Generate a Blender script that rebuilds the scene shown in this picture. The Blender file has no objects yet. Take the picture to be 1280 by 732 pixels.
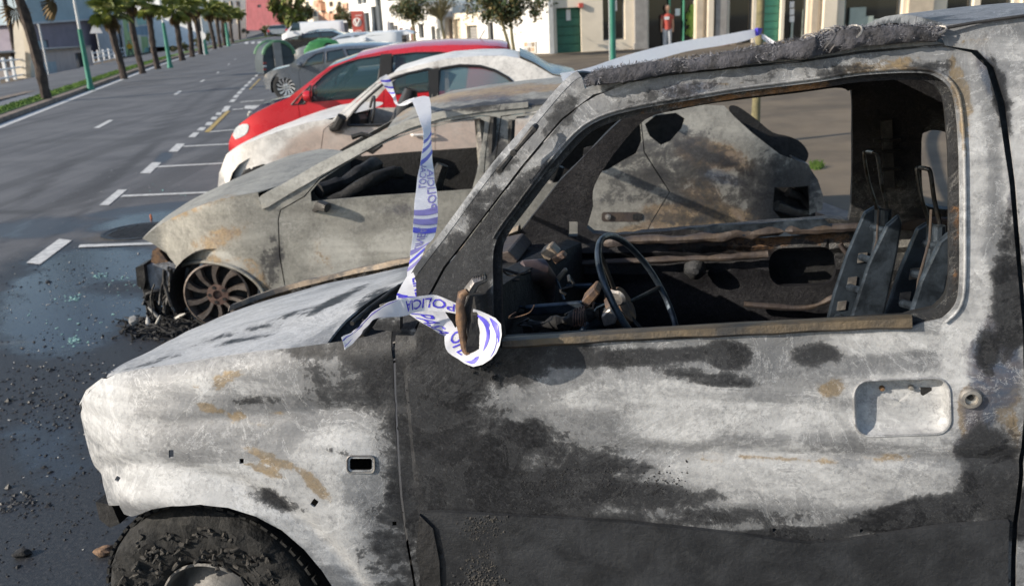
import bpy, bmesh, math, random
import numpy as np
from mathutils import Vector, Matrix, noise as mn
from mathutils.geometry import delaunay_2d_cdt
random.seed(7); rng=np.random.default_rng(5)
S=bpy.context.scene; COL=S.collection
R=math.radians
# ------------------------------------------------------------------ camera, world, sun
F=1100.; CH=1.85; PT=R(17.75); RL=R(2.9)
fw=np.array([0,math.cos(PT),-math.sin(PT)]); _r=np.array([1.,0,0]); _u=np.cross(_r,fw)
rt=_r*math.cos(RL)-_u*math.sin(RL); up=_u*math.cos(RL)+_r*math.sin(RL)
CAM=np.array([0,0,CH])
cd=bpy.data.cameras.new('camera'); cam=bpy.data.objects.new('camera',cd); COL.objects.link(cam)
cd.sensor_width=36; cd.lens=36*F/1280; cd.clip_start=.05; cd.clip_end=3000
m=Matrix(((rt[0],up[0],-fw[0],0),(rt[1],up[1],-fw[1],0),(rt[2],up[2],-fw[2],CH),(0,0,0,1)))
cam.matrix_world=m; S.camera=cam
cd.dof.use_dof=True; cd.dof.focus_distance=2.15; cd.dof.aperture_fstop=5.6
W=bpy.data.worlds.new("World"); S.world=W; W.use_nodes=True
SUN_EL=24.; SUN_L=Vector((.945,.33,0)).normalized()       # travel direction on the ground
nt=W.node_tree; bg=nt.nodes['Background']; sk=nt.nodes.new('ShaderNodeTexSky'); sk.sky_type='NISHITA'; sk.sun_disc=False
sk.sun_elevation=R(SUN_EL); _s=-SUN_L; sk.sun_rotation=math.atan2(_s.x,_s.y); sk.altitude=10; sk.air_density=1; sk.dust_density=.7
nt.links.new(sk.outputs[0],bg.inputs[0]); bg.inputs[1].default_value=.14
sl=bpy.data.lights.new('sun','SUN'); sun=bpy.data.objects.new('sun',sl); COL.objects.link(sun)
sl.energy=5.0; sl.angle=R(.5); sl.color=(1,.90,.76)
_d=Vector((SUN_L.x*math.cos(R(SUN_EL)),SUN_L.y*math.cos(R(SUN_EL)),-math.sin(R(SUN_EL))))
sun.rotation_euler=_d.to_track_quat('-Z','Y').to_euler()
S.view_settings.view_transform='Standard'; S.view_settings.look='None'; S.view_settings.gamma=1; S.view_settings.exposure=.36
S.render.resolution_x=1024; S.render.resolution_y=585
S.render.engine='CYCLES'

# ------------------------------------------------------------------ geometry helpers
def ray(x,y): return fw*F+rt*(x-640)-up*(y-366)
def G(x,y,z=0.):
    r=ray(x,y); k=(z-CH)/r[2]; return CAM+r*k
def AT(x,y,Y):
    r=ray(x,y); return CAM+r*(Y/r[1])
def PRJ(p):
    q=np.asarray(p)-CAM; d=q@fw; return 640+F*(q@rt)/d, 366-F*(q@up)/d
class Fr:
    def __init__(s,o,th):
        s.o=np.array([o[0],o[1],0.]); a=R(th)
        s.d=np.array([math.cos(a),-math.sin(a),0]); s.n=np.array([-math.sin(a),-math.cos(a),0])
    def tz(s,x,y,ins=None):
        r=ray(x,y); rn=r@s.n; rd=r@s.d
        def at(i):
            k=((s.o-s.n*i-CAM)@s.n)/rn; p=CAM+r*k; return (p-s.o)@s.d,p[2]
        if ins is None: return at(0.)
        if not callable(ins): return at(ins)
        g=lambda i: i-ins(*at(i))
        st=max(-.12,ins(*at(0.))-.2) if ins(*at(0.))>.9 else -.12; prev=st; best=(1e9,0.)
        for k in range(1,80):
            i=st+k*.012; v=g(i)
            if v>=0:
                a,b=prev,i
                for _ in range(14):
                    m_=(a+b)/2
                    if g(m_)>=0: b=m_
                    else: a=m_
                return at(b)
            if -v<best[0]: best=(-v,i)
            elif i>.3 and -v>best[0]+.15: break
            prev=i
        return at(best[1])
    def w(s,t,z,i=0.): return s.o+s.d*t-s.n*i+np.array([0,0,z])
    def P(s,x,y,i=0.):
        t,z=s.tz(x,y,i); return s.w(t,z,i)
def lerp(a,b,k): return a+(b-a)*k
def sstep(a,b,x):
    if a==b: return float(x>a)
    k=min(1,max(0,(x-a)/(b-a))); return k*k*(3-2*k)
def interp(x,pts):
    if x<=pts[0][0]: return pts[0][1]
    for (a,b),(c,d) in zip(pts,pts[1:]):
        if x<=c: return lerp(b,d,(x-a)/(c-a))
    return pts[-1][1]
def dense(p,step,closed=True):
    o=[]; n=len(p)
    for i in range(n if closed else n-1):
        a=p[i]; b=p[(i+1)%n]; L=math.dist(a,b); k=max(1,round(L/step))
        for j in range(k): o.append(tuple(lerp(a[q],b[q],j/k) for q in range(len(a))))
    if not closed: o.append(tuple(p[-1]))
    return o
def cat(p,n=6,closed=False):
    p=[np.array(q,float) for q in p]; o=[]; N=len(p)
    for i in range(N if closed else N-1):
        g=lambda k: p[k%N] if closed else p[min(max(k,0),N-1)]
        a,b,c,d=g(i-1),g(i),g(i+1),g(i+2)
        for j in range(n):
            t=j/n; o.append(tuple(.5*((2*b)+(c-a)*t+(2*a-5*b+4*c-d)*t*t+(3*b-a-3*c+d)*t**3)))
    if not closed: o.append(tuple(p[-1]))
    return o
def inpoly(P,poly):
    x,y=P[:,0],P[:,1]; r=np.zeros(len(P),bool); q=np.array(poly); n=len(q)
    for i in range(n):
        x1,y1=q[i]; x2,y2=q[i-1]
        if y1==y2: continue
        c=((y1>y)!=(y2>y))&(x<(x2-x1)*(y-y1)/(y2-y1)+x1); r^=c
    return r
def offs(poly,d):
    q=np.array(poly); n=len(q); A=sum(q[i-1][0]*q[i][1]-q[i][0]*q[i-1][1] for i in range(n)); s=1 if A>0 else -1
    o=[]
    for i in range(n):
        a=q[i]-q[i-1]; b=q[(i+1)%n]-q[i]
        na=np.array([a[1],-a[0]])/(np.linalg.norm(a)+1e-9); nb=np.array([b[1],-b[0]])/(np.linalg.norm(b)+1e-9)
        m_=na+nb; m_/=max(np.linalg.norm(m_),.5); o.append(tuple(q[i]+m_*d*s))
    return o
BASE={}
def tag(o,label=None,cat_=None,group=None,kind=None):
    if label: o['label']=label
    if cat_: o['category']=cat_
    if group: o['group']=group
    if kind: o['kind']=kind
    return o
def thing(name,label,cat_,loc,group=None):
    o=bpy.data.objects.new(name,None); COL.objects.link(o); o.location=tuple(float(v) for v in loc); o.empty_display_size=.2
    BASE[o.name]=np.array([float(v) for v in loc]); tag(o,label,cat_,group); return o
def obj(name,V,Fc,mat,parent=None,smooth=True,sharp=35,blobs=None,solid=0.,mi=None):
    V=np.asarray(V,float).reshape(-1,3)
    b=BASE.get(parent.name,np.zeros(3)) if parent is not None else np.zeros(3)
    me=bpy.data.meshes.new(name); me.from_pydata([tuple(v) for v in V-b],[],[tuple(int(i) for i in f) for f in Fc]); me.update()
    mats=mat if isinstance(mat,(list,tuple)) else [mat]
    for q in mats: me.materials.append(q)
    if mi is not None: me.polygons.foreach_set('material_index',mi)
    if blobs is not None:
        x,y=PRJ2(V); L=blobfield(x,y,blobs)
        a=me.color_attributes.new('burn','FLOAT_COLOR','POINT'); a.data.foreach_set('color',L.astype(np.float32).ravel())
    if smooth:
        me.polygons.foreach_set('use_smooth',[True]*len(me.polygons))
        try: me.set_sharp_from_angle(angle=R(sharp))
        except Exception: pass
    o=bpy.data.objects.new(name,me); COL.objects.link(o)
    if parent is not None: o.parent=parent; BASE[o.name]=b
    if solid:
        md=o.modifiers.new('s','SOLIDIFY'); md.thickness=abs(solid); md.offset=-1 if solid>0 else 1
        if len(mats)>1: md.material_offset=1; md.material_offset_rim=0
        e=o.modifiers.new('e','EDGE_SPLIT'); e.split_angle=R(40)
    return o
def PRJ2(V):
    q=V-CAM; d=q@fw; d=np.where(d<.1,.1,d); return 640+F*(q@rt)/d, 366-F*(q@up)/d
# burn layers: 0 soot, 1 rust, 2 ash, 3 blue heat tint
def blobfield(x,y,blobs):
    L=np.zeros((len(x),4))
    for b in blobs:
        ch,cx,cy,rx,ry=b[:5]; ang=R(b[5]) if len(b)>5 else 0; st=b[6] if len(b)>6 else 1.
        dx=x-cx; dy=y-cy; u=(dx*math.cos(ang)+dy*math.sin(ang))/rx; v=(-dx*math.sin(ang)+dy*math.cos(ang))/ry
        r=np.sqrt(u*u+v*v); k=np.clip((1.55-r)/1.15,0,1); k=k*k*(3-2*k)
        if st<0: L[:,ch]=L[:,ch]*(1-k*(-st))
        else: L[:,ch]=np.maximum(L[:,ch],k*st)
    return L
def sheet(name,fr,outer,holes,ins,step,mat,parent,blobs=None,lines=(),solid=0.,flip=False,sub=None,sharp=35):
    """curved panel: (t,z) outline with holes, pushed in by ins(t,z) from the side plane of frame fr"""
    pts=[];edges=[]
    def add(p,closed=True):
        q=dense(p,step,closed); i0=len(pts); pts.extend([tuple(v[:2]) for v in q]); n=len(q)
        for k in range(n if closed else n-1): edges.append((i0+k,i0+(k+1)%n))
        return q
    bd=list(add(outer))
    for h in holes: bd+=add(h)
    for l in lines: bd+=add(l[1],l[0]=='c')
    o=np.array(outer)[:,:2]; x0,y0=o.min(0); x1,y1=o.max(0)
    gx,gy=np.meshgrid(np.arange(x0+step/2,x1,step),np.arange(y0+step/2,y1,step)); gp=np.stack([gx.ravel(),gy.ravel()],1)
    gp=gp+rng.uniform(-.08,.08,gp.shape)*step
    if len(gp):
        k=inpoly(gp,o)
        for h in holes: k&=~inpoly(gp,np.array(h)[:,:2])
        gp=gp[k]; B=np.array(bd)[:,:2]
        if len(gp):
            keep=np.ones(len(gp),bool)
            for c in range(0,len(gp),2000):
                d=((gp[c:c+2000,None,:]-B[None])**2).sum(2).min(1); keep[c:c+2000]=d>(.45*step)**2
            gp=gp[keep]
    allp=[Vector(p) for p in pts]+[Vector((float(a),float(b))) for a,b in gp]
    r=delaunay_2d_cdt(allp,edges,[],0,1e-6)
    V=np.array([tuple(v) for v in r[0]]); T=np.array([f for f in r[2] if len(f)==3])
    c=V[T].mean(1); k=inpoly(c,o)
    for h in holes: k&=~inpoly(c,np.array(h)[:,:2])
    T=T[k]; used=np.unique(T); mp=-np.ones(len(V),int); mp[used]=np.arange(len(used)); V=V[used]; T=mp[T]
    fi=ins if callable(ins) else (lambda t,z:ins)
    Wd=np.array([fr.w(t,z,fi(t,z)) for t,z in V])
    # orientation: normal toward fr.n
    a=Wd[T[:,1]]-Wd[T[:,0]]; b=Wd[T[:,2]]-Wd[T[:,0]]; s=(np.cross(a,b)@fr.n)
    T[s<0]=T[s<0][:,::-1]
    if flip: T=T[:,::-1]
    return obj(name,Wd,T,mat,parent,True,sharp,blobs,solid)
def grid(name,A,mat,parent,blobs=None,solid=0.,smooth=True,closed=False,sharp=35):
    """A[i][j] 3-D points"""
    A=np.asarray(A,float); n,m_=A.shape[:2]; V=A.reshape(-1,3); Fc=[]
    for i in range(n-1):
        for j in range(m_ if closed else m_-1):
            j2=(j+1)%m_; Fc.append((i*m_+j,(i+1)*m_+j,(i+1)*m_+j2,i*m_+j2))
    return obj(name,V,Fc,mat,parent,smooth,sharp,blobs,solid)
class MB:
    def __init__(s): s.V=[];s.F=[];s.M=[]
    def add(s,V,Fc,mi=0):
        i=len(s.V); s.V+= [tuple(v) for v in V]; s.F+=[tuple(i+k for k in f) for f in Fc]; s.M+=[mi]*len(Fc); return s
    def box(s,c,sz,rot=None,mi=0,bev=0.):
        c=np.array(c,float); h=np.array(sz,float)/2; V=[]
        for x in(-1,1):
            for y in(-1,1):
                for z in(-1,1):
                    v=np.array([x,y,z])*h
                    if rot is not None: v=np.array(rot)@v
                    V.append(c+v)
        return s.add(V,[(0,1,3,2),(4,6,7,5),(0,4,5,1),(2,3,7,6),(0,2,6,4),(1,5,7,3)],mi)
    def tube(s,pts,r,n=8,cap=True,mi=0,noise_=0.,nsc=8.):
        pts=[np.array(p,float) for p in pts]; rs=r if isinstance(r,(list,tuple)) else [r]*len(pts); V=[];Fc=[]
        ref=np.array([0,0,1.]); pv=None
        for i,p in enumerate(pts):
            t=pts[min(i+1,len(pts)-1)]-pts[max(i-1,0)]; t/=np.linalg.norm(t)+1e-9
            if pv is None:
                a=np.cross(t,ref); a=np.cross(t,np.array([1,0,0.])) if np.linalg.norm(a)<.15 else a
            else: a=pv-t*(pv@t)
            a/=np.linalg.norm(a)+1e-9; pv=a; b=np.cross(t,a)
            for k in range(n):
                q=2*math.pi*k/n; rr=rs[i]
                d=a*math.cos(q)+b*math.sin(q)
                if noise_: rr*=1+noise_*mn.noise(Vector((p+d*rr)*nsc))
                V.append(p+d*rr)
        for i in range(len(pts)-1):
            for k in range(n):
                Fc.append((i*n+k,i*n+(k+1)%n,(i+1)*n+(k+1)%n,(i+1)*n+k))
        if cap: Fc.append(tuple(range(n))[::-1]); Fc.append(tuple((len(pts)-1)*n+k for k in range(n)))
        return s.add(V,Fc,mi)
    def lathe(s,c,ax,prof,n=32,mi=0,a0=0.,a1=2*math.pi,fn=None):
        c=np.array(c,float); ax=np.array(ax,float); ax/=np.linalg.norm(ax)
        u=np.cross(ax,[0,0,1.]); 
        if np.linalg.norm(u)<.1: u=np.array([1.,0,0])
        u/=np.linalg.norm(u); v=np.cross(ax,u); V=[];Fc=[]; full=abs(a1-a0-2*math.pi)<1e-4; N=n if full else n+1
        for (r,h) in prof:
            for k in range(N):
                a=a0+(a1-a0)*k/n; rr,hh=(r,h) if fn is None else fn(r,h,a)
                V.append(c+ax*hh+(u*math.cos(a)+v*math.sin(a))*rr)
        for i in range(len(prof)-1):
            for k in range(n):
                Fc.append((i*N+k,i*N+(k+1)%N,(i+1)*N+(k+1)%N,(i+1)*N+k))
        return s.add(V,Fc,mi)
    def prism(s,fr,poly,w0,w1,mi=0):
        """poly in (t,z); between depths w0 (near) and w1"""
        n=len(poly); V=[fr.w(t,z,w0) for t,z in poly]+[fr.w(t,z,w1) for t,z in poly]
        Fc=[tuple(range(n)),tuple(range(n,2*n))[::-1]]+[(i,i+n,(i+1)%n+n,(i+1)%n) for i in range(n)]
        return s.add(V,Fc,mi)
    def out(s,name,mat,parent,smooth=True,sharp=35,blobs=None):
        o=obj(name,s.V,s.F,mat,parent,smooth,sharp,blobs,0.,s.M if isinstance(mat,(list,tuple)) else None)
        bm=bmesh.new(); bm.from_mesh(o.data); bmesh.ops.recalc_face_normals(bm,faces=bm.faces); bm.to_mesh(o.data); bm.free()
        return o

# ------------------------------------------------------------------ materials
class N:
    def __init__(s,name):
        s.m=bpy.data.materials.new(name); s.m.use_nodes=True; s.t=s.m.node_tree; s.b=s.t.nodes['Principled BSDF']; s.pos=s.t.nodes.new('ShaderNodeNewGeometry').outputs['Position']
    def n(s,ty,**kw):
        q=s.t.nodes.new(ty)
        for k,v in kw.items(): setattr(q,k,v)
        return q
    def set(s,sock,v):
        if isinstance(v,bpy.types.NodeSocket): s.t.links.new(v,sock)
        else: sock.default_value=v if not (isinstance(v,tuple) and len(v)==3) else (*v,1)
    def noise(s,sc,det=6,rough=.6,dist=0.,vec=None,stretch=None):
        q=s.n('ShaderNodeTexNoise'); v=vec or s.pos
        if stretch:
            mp=s.n('ShaderNodeMapping'); s.t.links.new(v,mp.inputs[0]); mp.inputs['Scale'].default_value=stretch; v=mp.outputs[0]
        s.t.links.new(v,q.inputs['Vector']); q.inputs['Scale'].default_value=sc; q.inputs['Detail'].default_value=det; q.inputs['Roughness'].default_value=rough; q.inputs['Distortion'].default_value=dist
        return q.outputs[0]
    def math(s,op,a,b=None,c=None,clamp=False):
        q=s.n('ShaderNodeMath',operation=op,use_clamp=clamp); s.set(q.inputs[0],a)
        if b is not None: s.set(q.inputs[1],b)
        if c is not None: s.set(q.inputs[2],c)
        return q.outputs[0]
    def ramp(s,v,lo,hi,a=0.,b=1.):
        q=s.n('ShaderNodeMapRange',interpolation_type='SMOOTHSTEP'); s.set(q.inputs[0],v); q.inputs[1].default_value=lo;q.inputs[2].default_value=hi;q.inputs[3].default_value=a;q.inputs[4].default_value=b
        return q.outputs[0]
    def mix(s,f,a,b):
        q=s.n('ShaderNodeMix',data_type='RGBA'); s.set(q.inputs[0],f); s.set(q.inputs[6],a); s.set(q.inputs[7],b); return q.outputs[2]
    def bump(s,h,st=.3,dist=.01):
        q=s.n('ShaderNodeBump'); s.set(q.inputs['Height'],h); q.inputs['Strength'].default_value=st; q.inputs['Distance'].default_value=dist
        s.t.links.new(q.outputs[0],s.b.inputs['Normal'])
    def done(s,col,rough=.6,metal=0.):
        s.set(s.b.inputs['Base Color'],col); s.set(s.b.inputs['Roughness'],rough); s.set(s.b.inputs['Metallic'],metal); return s.m
def mat(name,c,rough=.6,metal=0.,var=.2,sc=6.,bump=0.,bsc=None,c2=None,coat=0.):
    q=N(name); c=tuple(c); d=c2 or tuple(v*(1-var) for v in c); e=tuple(min(1,v*(1+var*.6)) for v in c)
    f=q.ramp(q.noise(sc,8,.62,.3),.35,.65)
    col=q.mix(f,d,e if not c2 else c)
    if bump: q.bump(q.noise(bsc or sc*6,6,.6),bump,.008)
    if coat: q.b.inputs['Coat Weight'].default_value=coat; q.b.inputs['Coat Roughness'].default_value=.06
    rr=q.ramp(q.noise(sc*1.7,4),.3,.7,max(.03,rough-.08),min(1,rough+.08))
    return q.done(col,rr,metal)
def glass(name,c=(.03,.05,.055),rough=.06,alpha=None):
    q=N(name); q.done(c,rough,0.); q.b.inputs['Specular IOR Level'].default_value=.8
    if alpha is not None: q.b.inputs['Alpha'].default_value=alpha
    return q.m
def burnt(name,base1,base2,ash=(.72,.72,.71),soot=(.022,.022,.024),rust=(.30,.14,.045),rust2=(.10,.055,.04),blue=(.055,.075,.115),rough=.62,metal=.25,sc=1.,bump=.25,amp=1.,tidea=.3):
    q=N(name); at=q.n('ShaderNodeVertexColor',layer_name='burn'); sp=q.n('ShaderNodeSeparateColor'); q.t.links.new(at.outputs[0],sp.inputs[0])
    soA,ruA,asA=sp.outputs[0],sp.outputs[1],sp.outputs[2]; blA=at.outputs[1]
    big=q.noise(2.6*sc,10,.62,.8); mid=q.noise(9*sc,9,.66,1.1); fine=q.noise(48*sc,7,.72,.4); spk=q.noise(170*sc,4,.65); strk=q.noise(5*sc,9,.66,.7,stretch=(.35,.35,2.0))
    A=lambda *k: q.math('ADD',*k); X=lambda *k: q.math('MULTIPLY',*k)
    def W4(ws):
        o=None
        for n_,w_ in ws:
            t_=X(q.math('SUBTRACT',n_,.5),w_*amp); o=t_ if o is None else A(o,t_)
        return o
    def mask(a,ws,lo,hi,cr=.06,mixk=.4):
        v=A(a,W4(ws)); soft=q.ramp(v,lo,hi); c_=(lo+hi)/2; crisp=q.ramp(v,c_-cr,c_+cr)
        return X(A(X(soft,1-mixk),X(crisp,mixk)),q.ramp(a,0.,.15))
    col=q.mix(q.ramp(A(X(strk,.6),X(big,.4)),.36,.64),base1,base2)
    col=q.mix(q.ramp(mid,.38,.66,0,.5),col,tuple(v*.62 for v in base1))
    col=q.mix(q.ramp(fine,.45,.62,0,.35),col,tuple(v*.5 for v in base1))
    tide=q.ramp(q.math('ABSOLUTE',q.math('SUBTRACT',mid,.5)),.0,.012,tidea,0); col=q.mix(tide,col,tuple(min(1,v*1.45+.04) for v in base2))
    tide2=q.ramp(q.math('ABSOLUTE',q.math('SUBTRACT',big,.52)),.0,.006,tidea,0); col=q.mix(tide2,col,tuple(v*.4 for v in base1))
    a=mask(asA,[(strk,1.6),(mid,1.5),(fine,.9)],.10,1.0,.05,.22); col=q.mix(a,col,q.mix(q.ramp(A(X(fine,.4),X(strk,.6)),.36,.62),tuple(v*.66 for v in ash),ash))
    r=X(mask(ruA,[(big,2.0),(mid,1.6),(fine,1.4)],.25,.85,.05,.45),.88); rc=q.mix(q.ramp(mid,.36,.62),rust2,rust); rc=q.mix(q.ramp(spk,.52,.68,0,.5),rc,tuple(min(1,v*1.5) for v in rust)); rc=q.mix(q.ramp(fine,.5,.7,0,.6),rc,tuple(v*.5 for v in rust2)); col=q.mix(r,col,rc)
    b=mask(blA,[(big,2.0),(mid,1.4),(fine,.8)],.2,.8,.1,.2); col=q.mix(b,col,q.mix(q.ramp(mid,.4,.6),blue,(.10,.095,.11)))
    s_=mask(soA,[(big,1.2),(strk,1.3),(mid,1.4),(fine,.9),(spk,.3)],.04,.66,.035,.34); sc_=q.mix(q.ramp(A(X(spk,.3),A(X(fine,.3),X(big,.4))),.40,.64),soot,tuple(v*2.4+.008 for v in soot)); col=q.mix(s_,col,sc_)
    # crisp tide marks left by the fire hoses and lichen-like grain
    n5=q.noise(4.2*sc,12,.70,1.6); e1=q.ramp(q.math('ABSOLUTE',q.math('SUBTRACT',n5,.5)),.0,.006,tidea*1.9,0); ns=q.math('SUBTRACT',1.,s_,None,True); col=q.mix(X(e1,q.math('MAXIMUM',ns,.12)),col,tuple(min(1,v*1.25+.03) for v in ash) if ash[0]<.6 else ash)
    e2=q.ramp(n5,.50,.515,0,tidea*.55); col=q.mix(e2,col,tuple(v*.45 for v in base1))
    gr=q.noise(95*sc,8,.8,.3); col=q.mix(X(q.ramp(gr,.50,.58,0,.36),q.ramp(mid,.40,.58)),col,tuple(v*.38 for v in base1)); col=q.mix(X(X(q.ramp(gr,.46,.40,0,.28*amp),q.ramp(big,.42,.60)),q.math('MAXIMUM',ns,.25)),col,tuple(min(1,v*1.1) for v in ash))
    bl=q.ramp(spk,.64,.70,0,.5); col=q.mix(X(bl,q.ramp(mid,.42,.55)),col,(.04,.04,.042))
    rr=A(X(s_,-.10),A(X(gr,.22),rough-.14))
    q.set(q.b.inputs['Specular IOR Level'],A(X(s_,-.30),.5))
    h=A(A(X(mid,.9),X(fine,.5)),A(X(s_,.35),X(gr,.45))); q.bump(h,bump*1.5,.007)
    return q.done(col,rr,X(q.math('SUBTRACT',1.,q.math('MAXIMUM',a,s_)),metal))
M={}
M['suv']=burnt('burnt_suv_panel',(.165,.172,.185),(.25,.256,.265),ash=(.45,.458,.47),soot=(.008,.0085,.010),amp=.9,rust=(.23,.165,.085),rust2=(.15,.12,.08))
M['hatch']=burnt('burnt_hatch_panel',(.25,.243,.222),(.37,.36,.32),ash=(.50,.49,.45),rust=(.36,.255,.14),rust2=(.20,.14,.10),sc=.6,amp=.7,tidea=.15,bump=.12)
M['hatchrust']=M['hatch']
M['soot']=mat('soot_black',(.010,.010,.011),.75,0,.5,20,.6,60)
M['sootmetal']=mat('sooty_metal',(.05,.048,.047),.5,.4,.6,14,.4,50,c2=(.014,.014,.015))
M['insidewall']=burnt('burnt_inner_metal',(.025,.027,.031),(.06,.06,.062),ash=(.24,.235,.22),soot=(.008,.008,.010),rust=(.26,.13,.05),rust2=(.06,.04,.03),sc=1.2,metal=.3,bump=.5)
M['bluemetal']=mat('heat_blued_metal',(.05,.065,.085),.42,.6,.5,18,.2,60)
M['rustmetal']=mat('rusted_metal',(.22,.13,.07),.7,.3,.5,25,.4,70,c2=(.07,.05,.045))
M['tan']=mat('scorched_tan_edge',(.27,.21,.15),.6,.2,.4,20,.3,70,c2=(.10,.09,.08))
M['steel']=mat('bare_scorched_steel',(.36,.34,.31),.45,.6,.4,18,.3,60,c2=(.16,.15,.15))
M['tyre']=mat('burnt_tyre',(.010,.010,.010),.85,0,.4,30,.7,90)
M['tyreash']=mat('tyre_ash',(.055,.05,.044),.9,0,.6,25,.9,80,c2=(.02,.019,.018))
M['tyreok']=mat('black_rubber',(.02,.02,.021),.7,0,.3,20)
M['alloy']=mat('alloy_wheel',(.6,.6,.62),.35,.8,.15)
M['rimburnt']=mat('burnt_alloy',(.17,.145,.13),.5,.5,.3,12,.3,60,c2=(.09,.07,.06))
M['rimdark']=mat('dull_burnt_rim',(.13,.125,.12),.6,.1,.3,12,.3,60,c2=(.06,.058,.055))
M['hubrust']=mat('rusty_hub',(.13,.08,.065),.6,.3,.3,30)
M['paint_red']=mat('red_car_paint',(.55,.018,.028),.3,0,.06,3,coat=.8)
M['paint_grey']=mat('grey_car_paint',(.10,.115,.14),.3,.3,.08,3,coat=.8)
M['paint_silver']=mat('silver_car_paint',(.35,.38,.42),.3,.4,.08,3,coat=.8)
M['paint_dark']=mat('dark_blue_car_paint',(.012,.018,.05),.25,0,.1,3,coat=.9)
M['paint_black']=mat('black_car_paint',(.01,.011,.014),.25,0,.1,3,coat=.8)
M['paint_white']=mat('white_van_paint',(.75,.77,.8),.35,0,.04,3,coat=.4)
M['white']=burnt('scorched_white_paint',(.74,.71,.67),(.80,.775,.74),ash=(.55,.44,.38),rust=(.42,.30,.25),rust2=(.60,.47,.41),soot=(.10,.08,.07),rough=.35,metal=0,sc=.35,bump=.03,amp=.4,tidea=0)
M['tan2']=mat('scorched_cream_edge',(.38,.34,.27),.5,.1,.4,20,.2,60,c2=(.30,.28,.25))
M['railrust']=mat('rusty_window_rail',(.13,.10,.065),.55,.3,.5,7,.5,60,c2=(.035,.036,.038))
M['cladding']=mat('sooty_plastic_cladding',(.030,.032,.036),.42,0,.5,9,.35,90,c2=(.014,.015,.017))
M['wool']=mat('burnt_wool',(.075,.075,.088),.95,0,.6,30,.9,90,c2=(.03,.03,.034))
M['wool2']=mat('wool_fibres',(.20,.20,.22),.9,0,.5,60,c2=(.08,.08,.09))
M['insideledge']=mat('rusty_inner_ledge',(.085,.065,.052),.6,.3,.5,12,.4,50,c2=(.06,.05,.05))
M['duct']=mat('burnt_duct',(.13,.085,.07),.5,.4,.4,10,.2,60,c2=(.07,.06,.07))
M['seatblue']=mat('seat_frame_metal',(.045,.06,.08),.4,.6,.4,14,.15,60)
M['steel2']=mat('sooty_chrome_tube',(.10,.105,.11),.35,.8,.5,30,c2=(.04,.035,.03))
M['steelpale']=mat('melted_aluminium',(.34,.33,.31),.5,.3,.3,20,.3,50)
M['rail']=mat('scorched_chassis',(.34,.36,.40),.5,.3,.4,14,.3,50,c2=(.12,.12,.13))
M['cream2']=mat('dull_beige_render',(.42,.36,.34),.85,0,.08,1)
M['container']=mat('dark_grey_container',(.05,.065,.075),.6,0,.15,2)
M['smokeglass']=mat('smoke_stained_glass',(.36,.38,.30),.25,0,.3,2,c2=(.20,.26,.26))
M['tintglass']=glass('blue_green_car_glass',(.03,.07,.075),.04,alpha=.62)
M['glass']=glass('car_window_glass',(.02,.035,.04),.05)
M['glassblue']=glass('pale_window_glass',(.12,.19,.21),.1,alpha=.8)
M['blackplastic']=mat('black_trim',(.02,.02,.022),.5,0,.2,8)
M['lampglass']=mat('headlamp_glass',(.62,.66,.68),.15,.3,.15,20,coat=.5)
M['tape']=mat('white_barrier_tape',(.82,.83,.87),.35,0,.05,12,.45,22)
_q=M['tape']; _t=_q.node_tree; _b=_t.nodes['Principled BSDF']; _o=[n for n in _t.nodes if n.type=='OUTPUT_MATERIAL'][0]; _tr=_t.nodes.new('ShaderNodeBsdfTranslucent'); _tr.inputs[0].default_value=(.9,.9,.93,1); _mx=_t.nodes.new('ShaderNodeMixShader'); _mx.inputs[0].default_value=.5; _t.links.new(_b.outputs[0],_mx.inputs[1]); _t.links.new(_tr.outputs[0],_mx.inputs[2]); _t.links.new(_mx.outputs[0],_o.inputs[0])
M['tapeblue']=mat('blue_tape_print',(.055,.04,.50),.45,0,.1,20)
M['tapelav']=mat('lavender_tape_print',(.20,.17,.42),.5,0,.15,20)

# ================================================================== BURNT OFF-ROADER (foreground)
_o=AT(493,430,1.89); JF=Fr(_o,13)
SUV=thing('burnt_off_roader','small burnt out three door off-roader nearest the camera, bare grey metal, no glass','car',JF.w(.2,0,.8),None)
_arch=[(165,645),(190,636),(215,632),(250,630),(285,634),(320,645),(352,662),(380,686),(402,712),(422,742),(440,800)]
AC=JF.tz(262,800); AC=(AC[0],.27); AR=.405
def belt(t): return 1.135+.06*t
def JI(t,z):
    i=0.
    b=belt(t)
    if z>b: i+=(z-b)*.10+.25*(max(0,z-b-.42))**2
    if t<-.3:
        x=(-.5-t+3.2*max(0,z-.90)**1.5+.6*max(0,.72-z)**1.5)/.56
        if x>0: i+=.24*(1-max(0,1-x**2.2)**.6)+2.*max(0,x-1)
    zs=1.165+.16*t
    if t<.05 and zs-z<.07: i+=.035*(max(0,1-(zs-z)/.07))**2
    # fender flare
    if t<.02:
        k=sstep(.98,.80,z)*sstep(0.03,-.18,t)*sstep(-.92,-.75,t); i-=.035*k
        r=math.hypot(t-AC[0],(z-AC[1])); 
        i-=.018*math.exp(-((r-AR-.03)/.035)**2); 
        i+=.012*math.exp(-((r-AR-.12)/.02)**2)
        i+=.006*math.exp(-((z-(.985+.13*t))/.012)**2)
    else:
        i-=.012*math.sin(math.pi*min(1,max(0,(z-.70)/.45)))
        i+=.009*math.exp(-((z-(.885+.035*t))/.016)**2)*sstep(.25,.6,t)
        i-=.005*math.exp(-((z-(1.03+.05*t))/.05)**2)
    i+=.0025*mn.noise(Vector((t*5,z*5,1)))+.0012*mn.noise(Vector((t*17,z*17,4)))
    return i
def J(pts,ins=JI): return [JF.tz(x,y,ins) for x,y in pts]
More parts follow.
